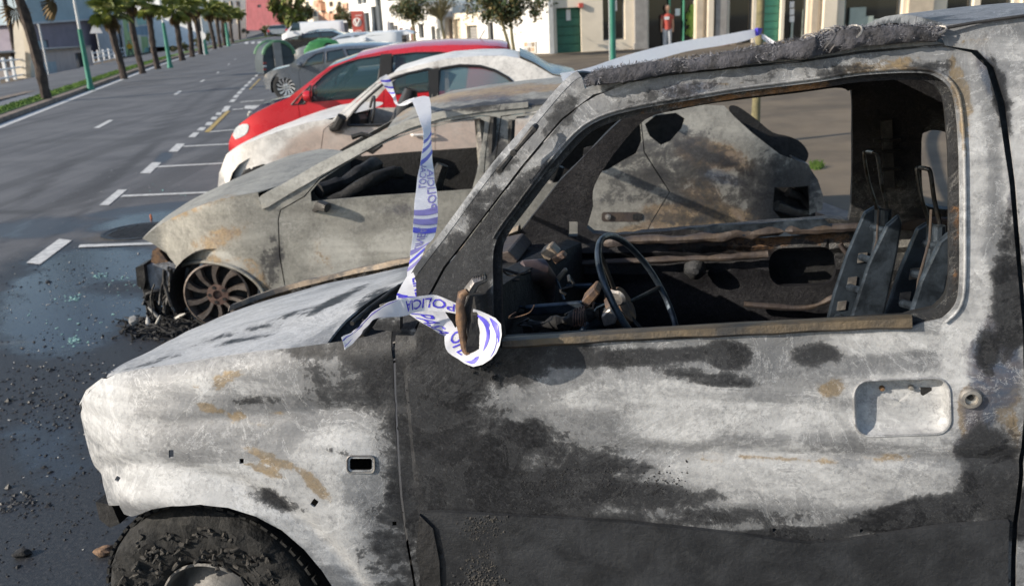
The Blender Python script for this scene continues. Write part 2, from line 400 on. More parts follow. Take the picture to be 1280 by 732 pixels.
def rrect(cx,cy,a,b,r=.3,n=5,rot=0):
    o=[]; q=min(a,b)*r
    for sx,sy,a0 in((1,1,0),(-1,1,90),(-1,-1,180),(1,-1,270)):
        for k in range(n+1):
            g=R(a0+90*k/n); x=sx*(a-q)+q*math.cos(g); y=sy*(b-q)+q*math.sin(g)
            c,s=math.cos(R(rot)),math.sin(R(rot)); o.append((cx+x*c-y*s,cy+x*s+y*c))
    return o
SB=[ # soot rust ash blue; a few soot blobs paint cast shadows
 (2,130,550,60,80,0,.6),(2,300,612,150,30),(2,220,490,70,24,0,.5),(2,330,545,80,26,0,.42),(2,185,605,50,34),(2,380,650,60,40,30,.8),(2,420,560,60,50,0,.75),(2,400,650,70,40,35),(2,450,700,60,30,40,.75),(2,130,500,40,50),
 (2,340,480,60,20,0,.45),(2,440,520,40,30,0,.4),(1,300,530,120,4,3,.35),(0,330,500,100,5,-2,.35),(0,380,560,60,6,6,.3),
 (0,470,430,50,36),(0,475,470,26,40,0,.75),(0,400,438,50,10,0,.55),(0,490,700,40,60,0,.55),(0,350,625,40,10,20,.45),(0,505,560,6,120,0,.5),  # soot blob right of the arch paints the shadow behind its flare
 (1,285,470,24,6,-15),(1,262,510,26,6,12),(1,297,519,14,5,0),(1,243,482,8,6,0),(1,272,482,10,6,0),(1,346,519,12,4),(1,345,575,40,8,22),(1,395,607,34,10,48),(1,330,587,30,6,20),
 # door
 (0,545,500,55,110),(0,545,620,60,60),(0,600,590,60,60,0,.85),(0,700,612,110,30,0,.8),(0,810,622,80,18,0,.7),(0,620,450,60,26),(0,680,440,90,16,0,.9),(0,655,545,34,22,0,.8),(0,740,580,70,18,10,.55),
 (0,800,446,130,11,-3,.9),(0,910,444,30,18,0,.9),(0,1015,442,34,14,0,.8),(0,880,470,60,8,8,.6),(0,570,420,40,60),(0,585,370,30,40,0,.9),  # soot band below the window also stands in for the mirror's shadow
 (0,1240,590,40,55),(0,1150,640,90,18,-6,.8),(0,980,668,90,8),(0,1265,640,30,40),(0,1120,655,80,10,-4,.9),
 (2,1110,600,110,40,-4,.85),(2,960,590,130,44,0,.8),(2,1000,520,120,34,0,.75),(2,860,500,110,24,5,.8),(2,840,530,60,24,10),(2,1130,505,90,50),(2,1090,430,100,14,-3),(2,1200,440,30,60),(2,740,500,60,18,0,.6),(2,900,610,90,24,0,.75),
 (2,1215,250,22,150,0,.9),(2,1225,370,20,60,0,.9),
 (1,535,530,26,13,10),(1,1250,480,26,50),(1,1215,520,16,46),(1,1040,486,16,10,0,.8),(1,1225,560,20,14,0,.8),(1,1265,560,12,60,0,.8),(1,700,455,30,8,0,.45),(1,1000,574,90,5,2,.55),(1,1125,572,60,6,2,.55),(1,890,572,40,5,2,.5),
 (3,1245,455,36,60),(3,1225,515,22,50,0,.8),(3,1210,560,20,20,0,.6),(0,1235,440,16,30,0,.7),
 (0,640,260,60,22,-52,.62),(0,580,330,40,40,0,.8),(0,700,150,40,16,-48,.5),(0,560,560,80,150,0,.55),(0,620,640,140,40,0,.8),(0,850,645,160,12,0,.5),(0,560,470,60,70,0,.8),(0,900,112,170,16,-8,.28),(0,430,480,70,40,0,.35),(0,700,560,70,30,8,.3),
 # door frame and pillar
 (0,600,300,20,40,0,.7),(0,560,350,30,40),(0,660,230,10,50,45,.55),(2,690,180,20,40,40,.5),(2,780,112,40,10,-20,.45),(2,1000,100,60,8,-8,.5),
 (3,860,112,50,9,-8,.85),(1,910,104,40,4,-8,.8),(1,1095,83,60,9,-8,.9),(1,1200,110,13,45,-14,.95),(1,1206,165,9,50,-3,.95),(1,1150,72,50,8,-6,.6),(0,1060,88,50,8,-8,.5),(0,1165,86,30,12,0,.5),
 (0,1262,350,22,90,0,.8),(0,1250,330,16,50,0,.6),(0,1250,120,10,50,-12,.9),(3,1240,100,14,40,-20,.9),(3,1262,230,8,60,0,.7),
 (1,1205,55,40,6,-10,.6),(1,1235,45,30,5,-10,.5),(2,1270,200,20,120,0,.9),(2,1265,60,40,20,0,.6),
]
# --- fender
fend=[(490,411),(460,420),(415,428),(370,434),(330,438),(280,445),(235,452),(195,458),(165,463),(145,467),(131,474),(114,487),(102,503),(96,522),(95,545),(98,568),(103,583),(107,600),(112,610),(124,615),(126,627),(136,631),(149,631),(155,642)]+_arch+[(534,800),(526,770),(517,732),(508,680),(500,620),(496,560),(493,500),(491,450)]
holes=[rrect(451,580,14,7.5,.45),rrect(214,567,3,5,.2),rrect(302,576,2.6,3.2,.2),rrect(393,628,3.6,4.5,.2,rot=35),rrect(493,654,2.6,2.6,.2),rrect(147,598,2.6,3.2,.2,rot=30)]
fb=sheet('front_fender',JF,J(fend),[J(h) for h in holes],JI,.014,[M['suv'],M['soot']],SUV,SB,[('c',J(rrect(451,580,18,11,.5))),('o',J([(x-2,y-9) for x,y in _arch[:-1]]))],solid=.004)
# raised lip round the marker hole
mb=MB(); pl=[JF.P(x,y,JI(*JF.tz(x,y,JI))-.002) for x,y in rrect(451,580,17,10.5,.5)]; mb.tube(pl+[pl[0],pl[1]],.0022,6,False); mb.out('marker_hole_lip',M['steel'],fb)
# dark inner wing behind the fender, wheel arch liner
mb=MB()
N_=22; V=[];
for k in range(N_+1):
    a=R(118-138*k/N_); 
    for w_ in(.015,.32,.5): V.append(JF.w(AC[0]+AR*.99*math.cos(a),AC[1]+AR*.99*math.sin(a),w_))
mb.add(V,[(3*k+j,3*k+3+j,3*k+4+j,3*k+1+j) for k in range(N_) for j in(0,1)])
mb.prism(JF,J([(270,480),(480,440),(500,800),(455,800),(400,690),(300,620)],.12),.10,.105)
mb.out('inner_wing',M['soot'],SUV,False)
mb=MB(); mb.prism(JF,J([(130,618),(150,622),(160,645),(148,650),(135,640)],.24),.2,.3); mb.out('melted_bumper_bracket',M['soot'],SUV,False)
# front panel across the nose
A=[]
nose=[(133,473),(112,488),(100,505),(95,530),(97,560),(107,600)]
for x,y in nose:
    t,z=JF.tz(x,y,JI); w0=JI(t,z); row=[]
    tf=-1.06+3.2*max(0,z-.90)**1.5+.6*max(0,.72-z)**1.5
    for k in range(17):
        s=(1-math.cos(math.pi*k/16))/2; w_=lerp(w0,1.45-w0,s); row.append(JF.w(t+(min(t,tf)-t)*min(1,math.sin(math.pi*s)**.5),lerp(z,.33+(z-.6)*.3,s),w_))
    A.append(row)
grid('front_panel',A,M['suv'],SUV,SB)
# --- bonnet
Nn=cat([(408,429),(372,433.5),(330,437.5),(280,444.5),(235,451.5),(195,457.5),(165,462.5),(145,466.5),(133,471)],5)
Ff=cat([(645,293,1.30),(575,317,1.34),(505,334,1.36),(420,352,1.37),(345,371,1.30),(290,390,1.12),(245,409,.88),(212,425,.62),(182,442,.36),(160,454,.20),(143,464,.12)],4)
Re=cat([(408,429,.02),(424,408,.10),(440,393,.2),(470,371,.3),(508,350,.42),(560,327,.75),(610,306,1.05),(645,293,1.30)],4)
def resamp(p,n):
    p=np.array(p,float); d=np.r_[0,np.cumsum(np.linalg.norm(np.diff(p,axis=0),axis=1))]; s=np.linspace(0,d[-1],n)
    return np.stack([np.interp(s,d,p[:,k]) for k in range(p.shape[1])],1)
nu,nv=56,30
Np=resamp([JF.P(x,y,JI(*JF.tz(x,y,JI))+.004) for x,y in Nn],nu)
Fp=resamp([JF.P(x,y,w_) for x,y,w_ in Ff],nu); Rp=resamp([JF.P(x,y,w_) for x,y,w_ in Re],nv)
A=np.zeros((nu,nv,3))
for i in range(nu):
    u=i/(nu-1)
    for j in range(nv):
        v=j/(nv-1); p=Np[i]*(1-v)+Fp[i]*v
        p=p+(Rp[j]-(Rp[0]*(1-v)+Rp[-1]*v))*(1-u)**2.5
        p[2]+=.05*math.sin(math.pi*v)*min(1,u*3)*(1-u*.5)*0.35 + .012*math.exp(-((v-.22)/.06)**2)*sstep(.0,.2,u)*sstep(1,.5,u)+.004*mn.noise(Vector(p*6))
        A[i,j]=p
HB=[(2,300,420,200,40,-20,1),(2,200,440,90,30,-20),(2,450,370,70,40,-25,.9),(0,420,375,40,4,-25,.8),(0,350,400,60,4,-20,.55),(0,300,425,40,3,-12,.5),(0,470,375,20,12,-30,.5),(0,250,430,60,3,-20,.45),(0,200,450,50,2.5,-15,.4)]
grid('bonnet',A[:, ::-1],[M['suv'],M['soot']],SUV,HB,solid=.006)
# raised scorched far wing lip with a black gap below it
P0=resamp([JF.P(x,y,w_) for x,y,w_ in Ff[:22]],60)
A=[];B=[]
for i,p in enumerate(P0):
    u=i/59; n_=mn.noise(Vector(p*9))
    h=.020+.006*n_; d=.035+.012*mn.noise(Vector(p*14)); q=-JF.n
    A.append([p+q*.004+np.array([0,0,-.004]),p+q*d*.6+np.array([0,0,-.03]),p+q*(d+.02)+np.array([0,0,-.012])])
    B.append([p+q*(d+.005)+np.array([0,0,h*.2]),p+q*(d+.02)+np.array([0,0,h]),p+q*(d+.05)+np.array([0,0,h*.9]),p+q*(d+.09)+np.array([0,0,-.06]),p+q*(d+.09)+np.array([0,0,-.4])])
grid('bonnet_gap',A,M['soot'],SUV); grid('far_wing_lip',B,M['tan'],SUV,solid=.003)
# flakes curling out of the gap
mb=MB()
for i in range(90):
    p=P0[random.randrange(2,58)]+(-JF.n)*random.uniform(.005,.04)+np.array([0,0,random.uniform(-.012,.006)])
    L=random.uniform(.01,.05); a=JF.d*L; b=np.array([0,0,1])*random.uniform(.002,.008)
    mb.add([p,p+a*.5+b*1.3,p+a+b*.2,p+a*.5-b],[(0,1,2,3)])
mb.out('peeling_flakes',M['sootmetal'],SUV,False)['kind']='stuff'
# --- cowl
A=[]
for k in range(14):
    v=k/13; p=resamp(Rp,14)[k]; q=JF.d
    A.append([p+np.array([0,0,-.012])-q*.02,p+q*.05+np.array([0,0,-.05]),p+q*.12+np.array([0,0,-.055]),p+q*.19+np.array([0,0,-.02]),p+q*.24+np.array([0,0,-.03-.1*0]),p+q*.26+np.array([0,0,-.5])])
grid('cowl_trough',A,M['soot'],SUV,solid=.003)
mb=MB()
for k in range(26):
    s=random.random(); p=Rp[int(s*14)]+JF.d*random.uniform(.02,.16)+np.array([0,0,random.uniform(-.04,-.012)])
    mb.tube([p,p+JF.d*.04+np.array([0,0,random.uniform(-.01,.02)]),p+JF.d*random.uniform(.06,.12)-JF.n*random.uniform(-.03,.05)],random.uniform(.002,.006),5)
mb.tube([JF.P(452,420,.06),JF.P(470,395,.12),JF.P(505,372,.2),JF.P(530,350,.28)],.009,8)
mb.tube([JF.P(440,404,.1),JF.P(462,385,.2),JF.P(500,357,.3)],.006,8)
mb.out('cowl_remains',M['sootmetal'],SUV)
sheet('cowl_corner',JF,J([(466,409),(472,399),(500,396),(500,412),(495,414),(468,412)],-.002),[],-.002,.012,M['suv'],SUV,SB+[(0,485,405,40,20,0,.6)],solid=.02)
# --- A pillar and roof rail (body side)
pil=[(501,414),(502,390),(507,366),(522,342),(560,292),(618,214),(668,157),(700,119),(718,101),(727,96),(731,111),(760,103),(782,97),(834,88),(930,78),(1004,71),(1040,63),(1078,58),(1120,54),(1167,51),(1180,52),
     (1215,60),(1185,57),(1150,60),(1078,66),(1004,77),(930,84),(835,94),(785,103),(745,119),(704,150),(652,212),(602,278),(557,335),(537,372),(520,414)]
pil=pil[:20]+[(1181,55),(1150,57.5),(1078,63.5),(1004,75),(930,82),(835,92),(785,101),(744,116.5),(701,149),(649,211),(599,277),(554,334),(534,371),(516,414)]
def JP(t,z): return JI(t,z)+.004+0
PB=SB+[(0,540,345,34,40,0,.9),(0,515,390,20,40,0,1),(0,600,250,10,30,45,.4),(0,640,200,6,50,50,.4)]
sheet('door_pillar',JF,J(pil,JP),[],JP,.012,M['suv'],SUV,PB,solid=.03)
# flange on the windscreen side of the pillar
e=[JF.tz(x,y,JP) for x,y in cat([(507,366),(522,342),(560,292),(618,214),(668,157),(700,119),(718,101),(727,96)],4)]
A=[[JF.w(t,z,JP(t,z)-.001),JF.w(t-.012,z+.010,JP(t,z)+.02),JF.w(t-.006,z+.008,JP(t,z)+.06),JF.w(t+.03,z-.0,JP(t,z)+.09)] for t,z in e]
grid('windscreen_flange',A,M['suv'],SUV,PB,solid=.004)
# handle-like bracket on the pillar
mb=MB(); a=np.array(JF.P(624,213,.0)); b=np.array(JF.P(671,157,.02)); q=JF.n
mb.tube([a+q*.004,a+q*.012+(b-a)*.04,lerp(a,b,.3)+q*.012,lerp(a,b,.45)+q*.006,lerp(a,b,.7)+q*.013,lerp(a,b,.96)+q*.012,b+q*.004],[.006,.008,.006,.005,.006,.008,.006],8); 
for s in(.05,.42,.93): mb.lathe(lerp(a,b,s)+q*.012,q,[(.007,0),(.007,.006),(.0001,.007)],10)
mb.out('pillar_bracket',M['sootmetal'],SUV)
# --- rear quarter body
qt=[(1181,57),(1177,44),(1184,31),(1230,26),(1290,19),(1360,13),(1360,800),(1270,800),(1273,655),(1280,600),(1287,520),(1286,420),(1278,330),(1270,230),(1257,130),(1243,84),(1222,63)]
def JQ(t,z): return JI(t,z)-.012*sstep(1.08,1.2,t)
sheet('rear_quarter_panel',JF,J(qt,JQ),[],JQ,.016,M['suv'],SUV,SB+[(2,1290,300,30,200),(3,1300,560,30,60,0,.7)],solid=.006)
# jamb seen in the gap round the door
sheet('door_jamb',JF,J([(1190,50),(1300,70),(1320,800),(1240,800),(1250,650),(1262,500),(1250,300),(1225,120)],JI),[],lambda t,z:JI(t,z)+.03,.03,M['bluemetal'],SUV)
# --- door
door=[(520,414),(537,372),(557,335),(602,278),(652,212),(704,150),(728,130),(745,120),(785,104),(835,95),(930,85),(1004,78),(1078,67),(1150,60.5),(1186,59.5),(1214,66),(1233,84),(1247,130),(1262,230),(1271,330),(1279,420),(1280,520),(1273,600),(1266,655),(1262,800),(537,800),(529,770),(520,732),(511,680),(503,620),(499,560),(496,500),(494.5,450),(495,417)]
win=[(622,434),(617,410),(616,345),(617,313),(625,292),(650,258),(676,223),(703,189),(731,161),(761,146),(800,136),(834,130),(880,122),(930,114),(1019,103),(1078,94),(1146,91),(1172,97),(1188,112),(1195,138),(1199,200),(1200,300),(1199,360),(1193,383),(1178,398),(1150,404),(1138,409),(1000,416),(820,425)]
winT=J(cat(win[1:25],3)+win[25:]+[win[0]])
rec=J(rrect(1128,508.5,60,35,.55,6,-2)); rec2=J(rrect(1128,509.5,52,28,.55,6,-2)); recC=JF.tz(1128,508.5,JI)
recN=np.array(rec)
def JD(t,z):
    i=JI(t,z)
    if abs(t-recC[0])<.1 and abs(z-recC[1])<.07:
        # dished handle recess, deepest at the top
        P_=np.array([[t,z]])
        if inpoly(P_,recN)[0]:
            c=JF.w(t,z,i); x,y=PRJ(c); u=abs(x-1128)/60; v=abs(y-508.5+ (x-1128)*.035)/35
            k=1-max(u,v)**4; i+=.026*min(1,max(0,k)*1.6)
            if y<497: i+=.006
    # pressed channel round the window
    return i
hs=[J(rrect(1158,491,7,6.5,.1)),J(rrect(968,662,2.4,2.4,.9)),J(rrect(1077,663,2.4,2.4,.9))]
dr=sheet('door',JF,J(door),[winT,rec]+hs[1:],JI,.0125,[M['suv'],M['soot']],SUV,SB,[('c',offs(rec,.006)),('c',offs(winT,.012)),('c',offs(winT,.028))],solid=.006)
rc_=np.array(rec); cc_=rc_.mean(0); A=[]
for sc_i,dp_ in((1.0,.000),(1.0,.001),(.985,.006),(.955,.014),(.915,.0205),(.86,.0245),(.7,.027),(.5,.028),(.3,.028),(.12,.028),(.0,.028)):
    row=[]
    for t,z in rc_:
        tt=cc_[0]+(t-cc_[0])*sc_i; zz=cc_[1]+(z-cc_[1])*sc_i; up_=sstep(.004,.010,zz-cc_[1])*.010*sstep(1,.93,sc_i)
        row.append(JF.w(tt,zz,JI(t,z)*(1-0)+dp_-up_*.0+(.006 if (z>cc_[1] and .1<sc_i<.95 and zz-cc_[1]>.012) else 0)))
    A.append(row)
grid('handle_recess',np.array(A)[::-1],M['suv'],dr,[(2,1128,508,90,60,0,.8)],closed=True,sharp=60)
mb=MB(); mb.prism(JF,J(rrect(1158,491,7,6.5,.1),.02),.0225,.024); mb.out('latch_slot',M['soot'],dr,False)
mb=MB(); q_=[JF.w(t,z,JI(t,z)-.001) for t,z in rec]; mb.tube(q_+[q_[0]],.0025,6,False); mb.out('recess_rim',M['suv'],dr,blobs=[(2,1128,508,90,60,0,.5)])
# pale pressed lip round the window opening
q=[JF.w(t,z,JI(t,z)-.004) for t,z in dense(offs(winT,.008)[8:70],.02,False)]
mb=MB(); mb.tube(q,.0030,8); mb.out('window_lip',M['suv'],dr,blobs=SB+[(1,1150,90,60,12,0,.7),(2,1180,180,40,90,0,.8)])
ring=offs(winT,.012); ringi=offs(winT,-.014)
def JR(t,z): return JI(t,z)+.022
sheet('window_channel',JF,ring,[ringi],JR,.02,M['insidewall'],dr,[(1,900,125,140,8,-7,.9),(1,1195,300,8,120,0,.7),(0,1100,100,80,10,0,1),(0,620,370,20,70,0,1)],solid=.01)
def JR2(t,z): return JI(t,z)+.05
sheet('inner_door_frame',JF,offs(winT,.03),[offs(winT,-.004)],JR2,.02,M['soot'],dr,solid=.03)
# sill rail at the bottom of the window
A=[]
for k in range(41):
    s=k/40; x=lerp(628,1140,s); yt=lerp(425.5,397,s)-1.5*math.sin(math.pi*s); yb=yt+lerp(6,9.5,s)+.5*math.sin(s*40)+.6*math.sin(s*13)
    A.append([JF.P(x,yt-2.5,.045),JF.P(x,yt,.0),JF.P(x,yt+2,-.012),JF.P(x,yb,-.013),JF.P(x,yb+1.5,.0)])
grid('window_rail',A,M['railrust'] if 'railrust' in M else M['rustmetal'],dr,solid=.004)
# lock, handle screws
mb=MB(); c=JF.P(1213,497,JI(*JF.tz(1213,497,JI))); q=JF.n
mb.lathe(c,q,[(.022,-.004),(.022,.004),(.019,.009),(.0125,.010),(.0115,.002),(.006,.0),(.0001,0)],24); mb.out('lock_barrel',M['steel'],dr)
mb=MB(); c=JF.P(1213.5,497,-.013); mb.lathe(c,q,[(.0055,-.01),(.0055,.0012),(.0001,.0014)],14); mb.out('keyhole',M['soot'],dr)
for x,y,mm in((1106,493,'rustmetal'),(1143,492,'steel')):
    t,z=JF.tz(x,y,JI); mb=MB(); mb.lathe(JF.w(t,z,.024),q,[(.0055,0),(.0055,.006),(.004,.010),(.0001,.0105)],12); mb.out('screw',M[mm],dr)
mb=MB(); mb.prism(JF,J(rrect(1158,491,10,9,.1),.05),.05,.052); mb.out('latch_cavity',M['soot'],dr)
# lower cladding
cl=[(524,640),(560,640),(620,644),(700,648),(780,653),(860,661),(930,669),(985,677),(1010,679),(1050,677),(1110,668),(1180,658),(1262,653),(1259,800),(540,800),(532,740),(526,690)]
def JC(t,z): return JI(t,z)-.014-.004*math.sin(min(1,max(0,(z-.5)/.25))*math.pi)+.001*mn.noise(Vector((t*40,z*40,0)))
sheet('door_cladding',JF,J(cl,JC),[],JC,.016,M['cladding'] if 'cladding' in M else M['soot'],dr,solid=.012)
cl2=[(524,643),(541,660),(549,700),(552,800),(540,800),(528,740),(520,690)]
sheet('cladding_end',JF,J(cl2,lambda t,z:JC(t,z)-.008),[],lambda t,z:JC(t,z)-.008,.015,M['soot'],dr,solid=.01)
# blistered flowing char on the door: many small lumps
mb=MB()
def lump(x,y,r,d=0.):
    t,z=JF.tz(x,y,JI); c=JF.w(t,z,JI(t,z)-d); V=[c+JF.n*r*.55]; n=6
    for k in range(n):
        a=2*math.pi*k/n+random.random(); rr=r*random.uniform(.6,1.3); V.append(c+JF.d*rr*math.cos(a)+np.array([0,0,rr*math.sin(a)])-JF.n*.001)
    mb.add(V,[(0,k+1,(k+1)%n+1) for k in range(n)])
for i in range(900):
    x,y=random.gauss(603,15),random.uniform(640,770); lump(x,y,random.uniform(.0015,.006),.016)
for i in range(500):
    x,y=random.gauss(560,40),random.uniform(430,640); 
    if x>500: lump(x,y,random.uniform(.0008,.0028))
for i in range(420):
    x,y=random.uniform(640,860),random.gauss(605,13); lump(x,y,random.uniform(.0008,.004))
for i in range(200):
    x,y=random.uniform(840,1150),random.gauss(683,10); lump(x,y,random.uniform(.0008,.003),.015)
mb.out('char_blisters',M['soot'],dr)['kind']='stuff'
mb=MB()
for i in range(300):
    x,y=random.gauss(606,12),random.uniform(640,760); lump(x,y,random.uniform(.002,.006),.017)
mb.out('ash_flakes',M['tyreash'],dr)['kind']='stuff'
# --- mirror stub
mb=MB(); pts=[]
for k,(x,y,r) in enumerate([(584,363,.006),(578,368,.009),(575,382,.008),(576,400,.010),(578,416,.008),(582,434,.009),(588,452,.008)]): pts.append((JF.P(x,y,-.075),r))
mb.tube([p for p,r in pts],[r for p,r in pts],10,noise_=.6,nsc=70); mb.out('mirror_rim',M['rustmetal'],SUV)
mb=MB(); 
mb.tube([JF.P(594,368,-.05),JF.P(597,390,-.055),JF.P(598,420,-.05),JF.P(597,452,-.03)],[.018,.026,.032,.022],12,noise_=.9,nsc=50)
for i in range(60):
    c=JF.P(random.gauss(600,9),random.gauss(455,6) if i<35 else random.uniform(400,450),-.012 if i<35 else -.05); s=random.uniform(.003,.010)
    mb.tube([c,c+np.array([0,0,s*.8]),c+JF.d*s+np.array([0,0,s])],[s,s*.8,s*.3],5,noise_=.8,nsc=90)
mb.out('melted_mirror_housing',M['soot'],SUV)
mb=MB(); mb.tube([JF.P(585,385,-.02),JF.P(588,362,-.02),JF.P(594,352,-.02),JF.P(608,347,-.015)],[.012,.014,.012,.008],8,noise_=.2,nsc=80)
for k in range(6): mb.lathe(JF.P(594+k*2.6,350-k*.9,-.018),JF.d*1.0+np.array([0,0,.25]),[(.006,-.0015),(.009,0),(.006,.0015)],10)
mb.out('mirror_spring',M['steel'],SUV)
# --- wheel
c=np.array(JF.w(AC[0]+.0,.30,.05)); ax=JF.n
def tyrefn(r,h,a):
    k=mn.noise(Vector((r*math.cos(a)*22,r*math.sin(a)*22,h*30))); k2=mn.noise(Vector((r*math.cos(a)*60,r*math.sin(a)*60,h*30)))
    return r+.004*k*(r>.22)+.002*k2, h+(.014*k+.010*k2)*(.17<r<.315)
wh=MB(); wh.lathe(c,ax,[(.155,-.17),(.27,-.185),(.315,-.17),(.328,-.14),(.331,-.09),(.331,-.04),(.325,.0),(.312,.018),(.295,.026),(.27,.030),(.245,.028),(.215,.024),(.185,.018),(.165,.006),(.155,-.01)],150,fn=tyrefn)
wo=wh.out('front_wheel',M['tyre'],SUV)
mb=MB(); u=np.cross(ax,[0,0,1.]); u/=np.linalg.norm(u); v=np.cross(ax,u)
for k in range(64):
    a=2*math.pi*k/64
    for (h0,h1,r0) in((-.035,.004,.334),(-.085,-.045,.335),(-.13,-.095,.334)):
        rr=r0+.003*random.random(); cc=c+ax*(h0+h1)/2+(u*math.cos(a)+v*math.sin(a))*rr; rad=u*math.cos(a)+v*math.sin(a); tan=-u*math.sin(a)+v*math.cos(a)
        rot=np.stack([ax,tan,rad],1); mb.box(cc,(abs(h1-h0)*.8,.021,.008),rot)
mb.out('tread_blocks',M['tyre'],wo,False)['kind']='stuff'
mb=MB()
for i in range(230):
    a=random.uniform(0,2*math.pi); r0=random.uniform(.17,.29); r1=r0+random.uniform(-.012,.02); tw=random.uniform(-.16,.16); P_=[]
    for q_ in range(4):
        rr=lerp(r0,r1,q_/3); aa=a+tw*q_/3; P_.append(c+ax*(.026+random.uniform(0,.010))+(u*math.cos(aa)+v*math.sin(aa))*rr)
    mb.tube(P_,[random.uniform(.002,.0065) for _ in range(4)],6,noise_=.7,nsc=120)
mb.out('molten_rubber_strands',M['tyreash'],wo)['kind']='stuff'
mb=MB(); mb.lathe(c,ax,[(.155,.0),(.16,.008),(.154,.012),(.148,.004),(.145,-.03),(.14,-.06),(.12,-.05),(.09,-.02),(.075,.0),(.05,.01),(.0001,.012)],64); mb.out('rim',M['rimdark'],wo)

# --- roof: sagging skin with roll of burnt insulation along the edge
edge=[JF.tz(x,y,JP) for x,y in cat([(731,113),(782,99),(834,90),(930,80),(1004,73),(1078,61),(1167,54),(1182,50)],4)]
A=[]
for i,(t,z) in enumerate(edge):
    s=i/(len(edge)-1); row=[]
    for k in range(13):
        v=k/12; w_=lerp(JP(t,z)+.0,1.28,v); zz=lerp(z-.005,z-.10+.0*s,v)-.07*math.sin(math.pi*v)*(1-s*.6)
        row.append(JF.w(t,zz+.006*mn.noise(Vector((t*8,v*9,0))),w_))
    A.append(row)
grid('roof_skin',A,M['suv'],SUV,[(0,900,70,300,40,0,.6)],solid=.01)
A=[]
for i,(x,y) in enumerate([(1179,44),(1184,31),(1230,26),(1290,19),(1360,13)]):
    t,z=JF.tz(x,y,JQ); row=[]
    for k in range(9):
        v=k/8; w_=lerp(JQ(t,z),1.32,v); row.append(JF.w(t,z+.035*math.sin(math.pi*min(1,v*1.1))-.06*v-.0,w_))
    A.append(row)
grid('rear_roof_skin',A,M['suv'],SUV,[(0,1130,30,80,8,-6,.5)],solid=.006)
# drip channel line on the rear roof
mb=MB(); mb.tube([JF.P(x,y,.045) for x,y in((1178,36),(1215,29),(1280,20),(1350,13))],.0035,6); mb.out('drip_channel',M['sootmetal'],SUV)
ctr=cat([(733,104,.03),(745,98,.035),(775,93,.04),(820,86,.045),(870,80,.05),(930,71,.05),(975,64,.05),(1010,60,.05),(1040,53,.06),(1075,47,.05),(1110,44,.05),(1150,42,.05),(1176,43,.05)],9)
rad=[(733,.010),(745,.017),(800,.017),(900,.016),(960,.019),(1000,.021),(1020,.024),(1045,.026),(1065,.022),(1080,.019),(1150,.018),(1170,.016),(1177,.006)]
mb=MB(); C3=[np.array(JF.P(x,y,w_)) for x,y,w_ in ctr]; R3=[interp(x,rad) for x,y,w_ in ctr]
V=[];n=28
for i,p in enumerate(C3):
    for k in range(n):
        a=2*math.pi*k/n; d=-JF.n*math.cos(a)+np.array([0,0,1.])*math.sin(a)
        f=1+.30*mn.noise(Vector((p+d*R3[i])*22))+.22*mn.noise(Vector((p+d*R3[i])*60))+.12*mn.noise(Vector((p+d*R3[i])*130))
        V.append(p+d*R3[i]*f*(1.2 if abs(math.cos(a))>.7 else .82))
ins_=obj('roof_insulation',V,[(i*n+k,i*n+(k+1)%n,(i+1)*n+(k+1)%n,(i+1)*n+k) for i in range(len(C3)-1) for k in range(n)]+[tuple(range(n))],M['wool'] if 'wool' in M else M['tyreash'],SUV)
mb=MB()
for i in range(7000):
    k=random.randrange(len(C3)-1); p=lerp(C3[k],C3[k+1],random.random()); a=random.uniform(-.6,3.7); d=JF.n*math.cos(a)+np.array([0,0,1.])*math.sin(a)
    q=p+d*R3[k]*random.uniform(.85,1.05); L=random.uniform(.003,.010)*(2.2 if random.random()<.01 else 1); di=d*random.uniform(-.1,.28)+JF.d*random.uniform(-1,1)+np.array(rng.uniform(-.6,.6,3)); di/=np.linalg.norm(di)
    b=np.cross(di,d); b/=np.linalg.norm(b)+1e-6; wd=random.uniform(.0004,.0011); m1=q+di*L*.5+d*L*.05
    mb.add([q-b*wd,q+b*wd,m1+b*wd*.8,m1-b*wd*.8,q+di*L],[(0,1,2,3),(3,2,4)])
o=mb.out('insulation_fibres',M['wool2'] if 'wool2' in M else M['tyreash'],SUV); o['kind']='stuff'
mb=MB()
for (x,a) in((1033,.9),(1043,1.1),(1068,.8),(1010,.7),(1172,.8)):
    k=min(range(len(ctr)),key=lambda i:abs(ctr[i][0]-x)); p=C3[k]; r=R3[k]*1.1; mb.tube([p+JF.n*r*math.cos(g_)+np.array([0,0,r*math.sin(g_)])+JF.d*.012*math.sin(g_*2) for g_ in [R(-40+20*q_) for q_ in range(11)]],.0022,5,noise_=.4,nsc=90)
mb.out('insulation_cords',M['steel'],SUV)

# ---- interior of the off-roader
IB=[(1,900,305,160,10,-4,.9),(1,850,318,100,14,0,.8),(0,900,370,300,45,0,1),(0,1100,150,60,80,0,1),(0,1110,100,90,60,0,1),(2,1120,250,26,60,0,.55),(2,1130,300,40,30,0,.6),(2,1000,298,80,6,-4,.5),(1,1185,330,10,60,0,.6),(3,980,345,60,20,0,.7),(0,690,240,160,160,0,1.6),(0,760,340,200,60,0,.8),(1,1000,360,60,10,0,.5)]
def JX(t,z):
    i=1.36-(.16*max(0,z-1.02))
    if z<1.07: i-=.03*math.exp(-((z-.985-.03*t)/.018)**2)+.018*math.exp(-((z-.90-.03*t)/.02)**2)
    i+=.006*mn.noise(Vector((t*9,z*9,7)))
    return i
fo=[(560,600),(600,420),(628,340),(643,298),(655,284),(700,226),(762,163),(800,128),(860,96),(1000,72),(1300,40),(1400,60),(1400,640),(560,640)]
h1=[(742,292),(740,262),(743,232),(768,192),(806,150),(845,138),(900,128),(1000,116),(1045,110),(1060,114),(1065,126),(1064,262),(1052,274),(1030,273),(940,280),(850,287)]
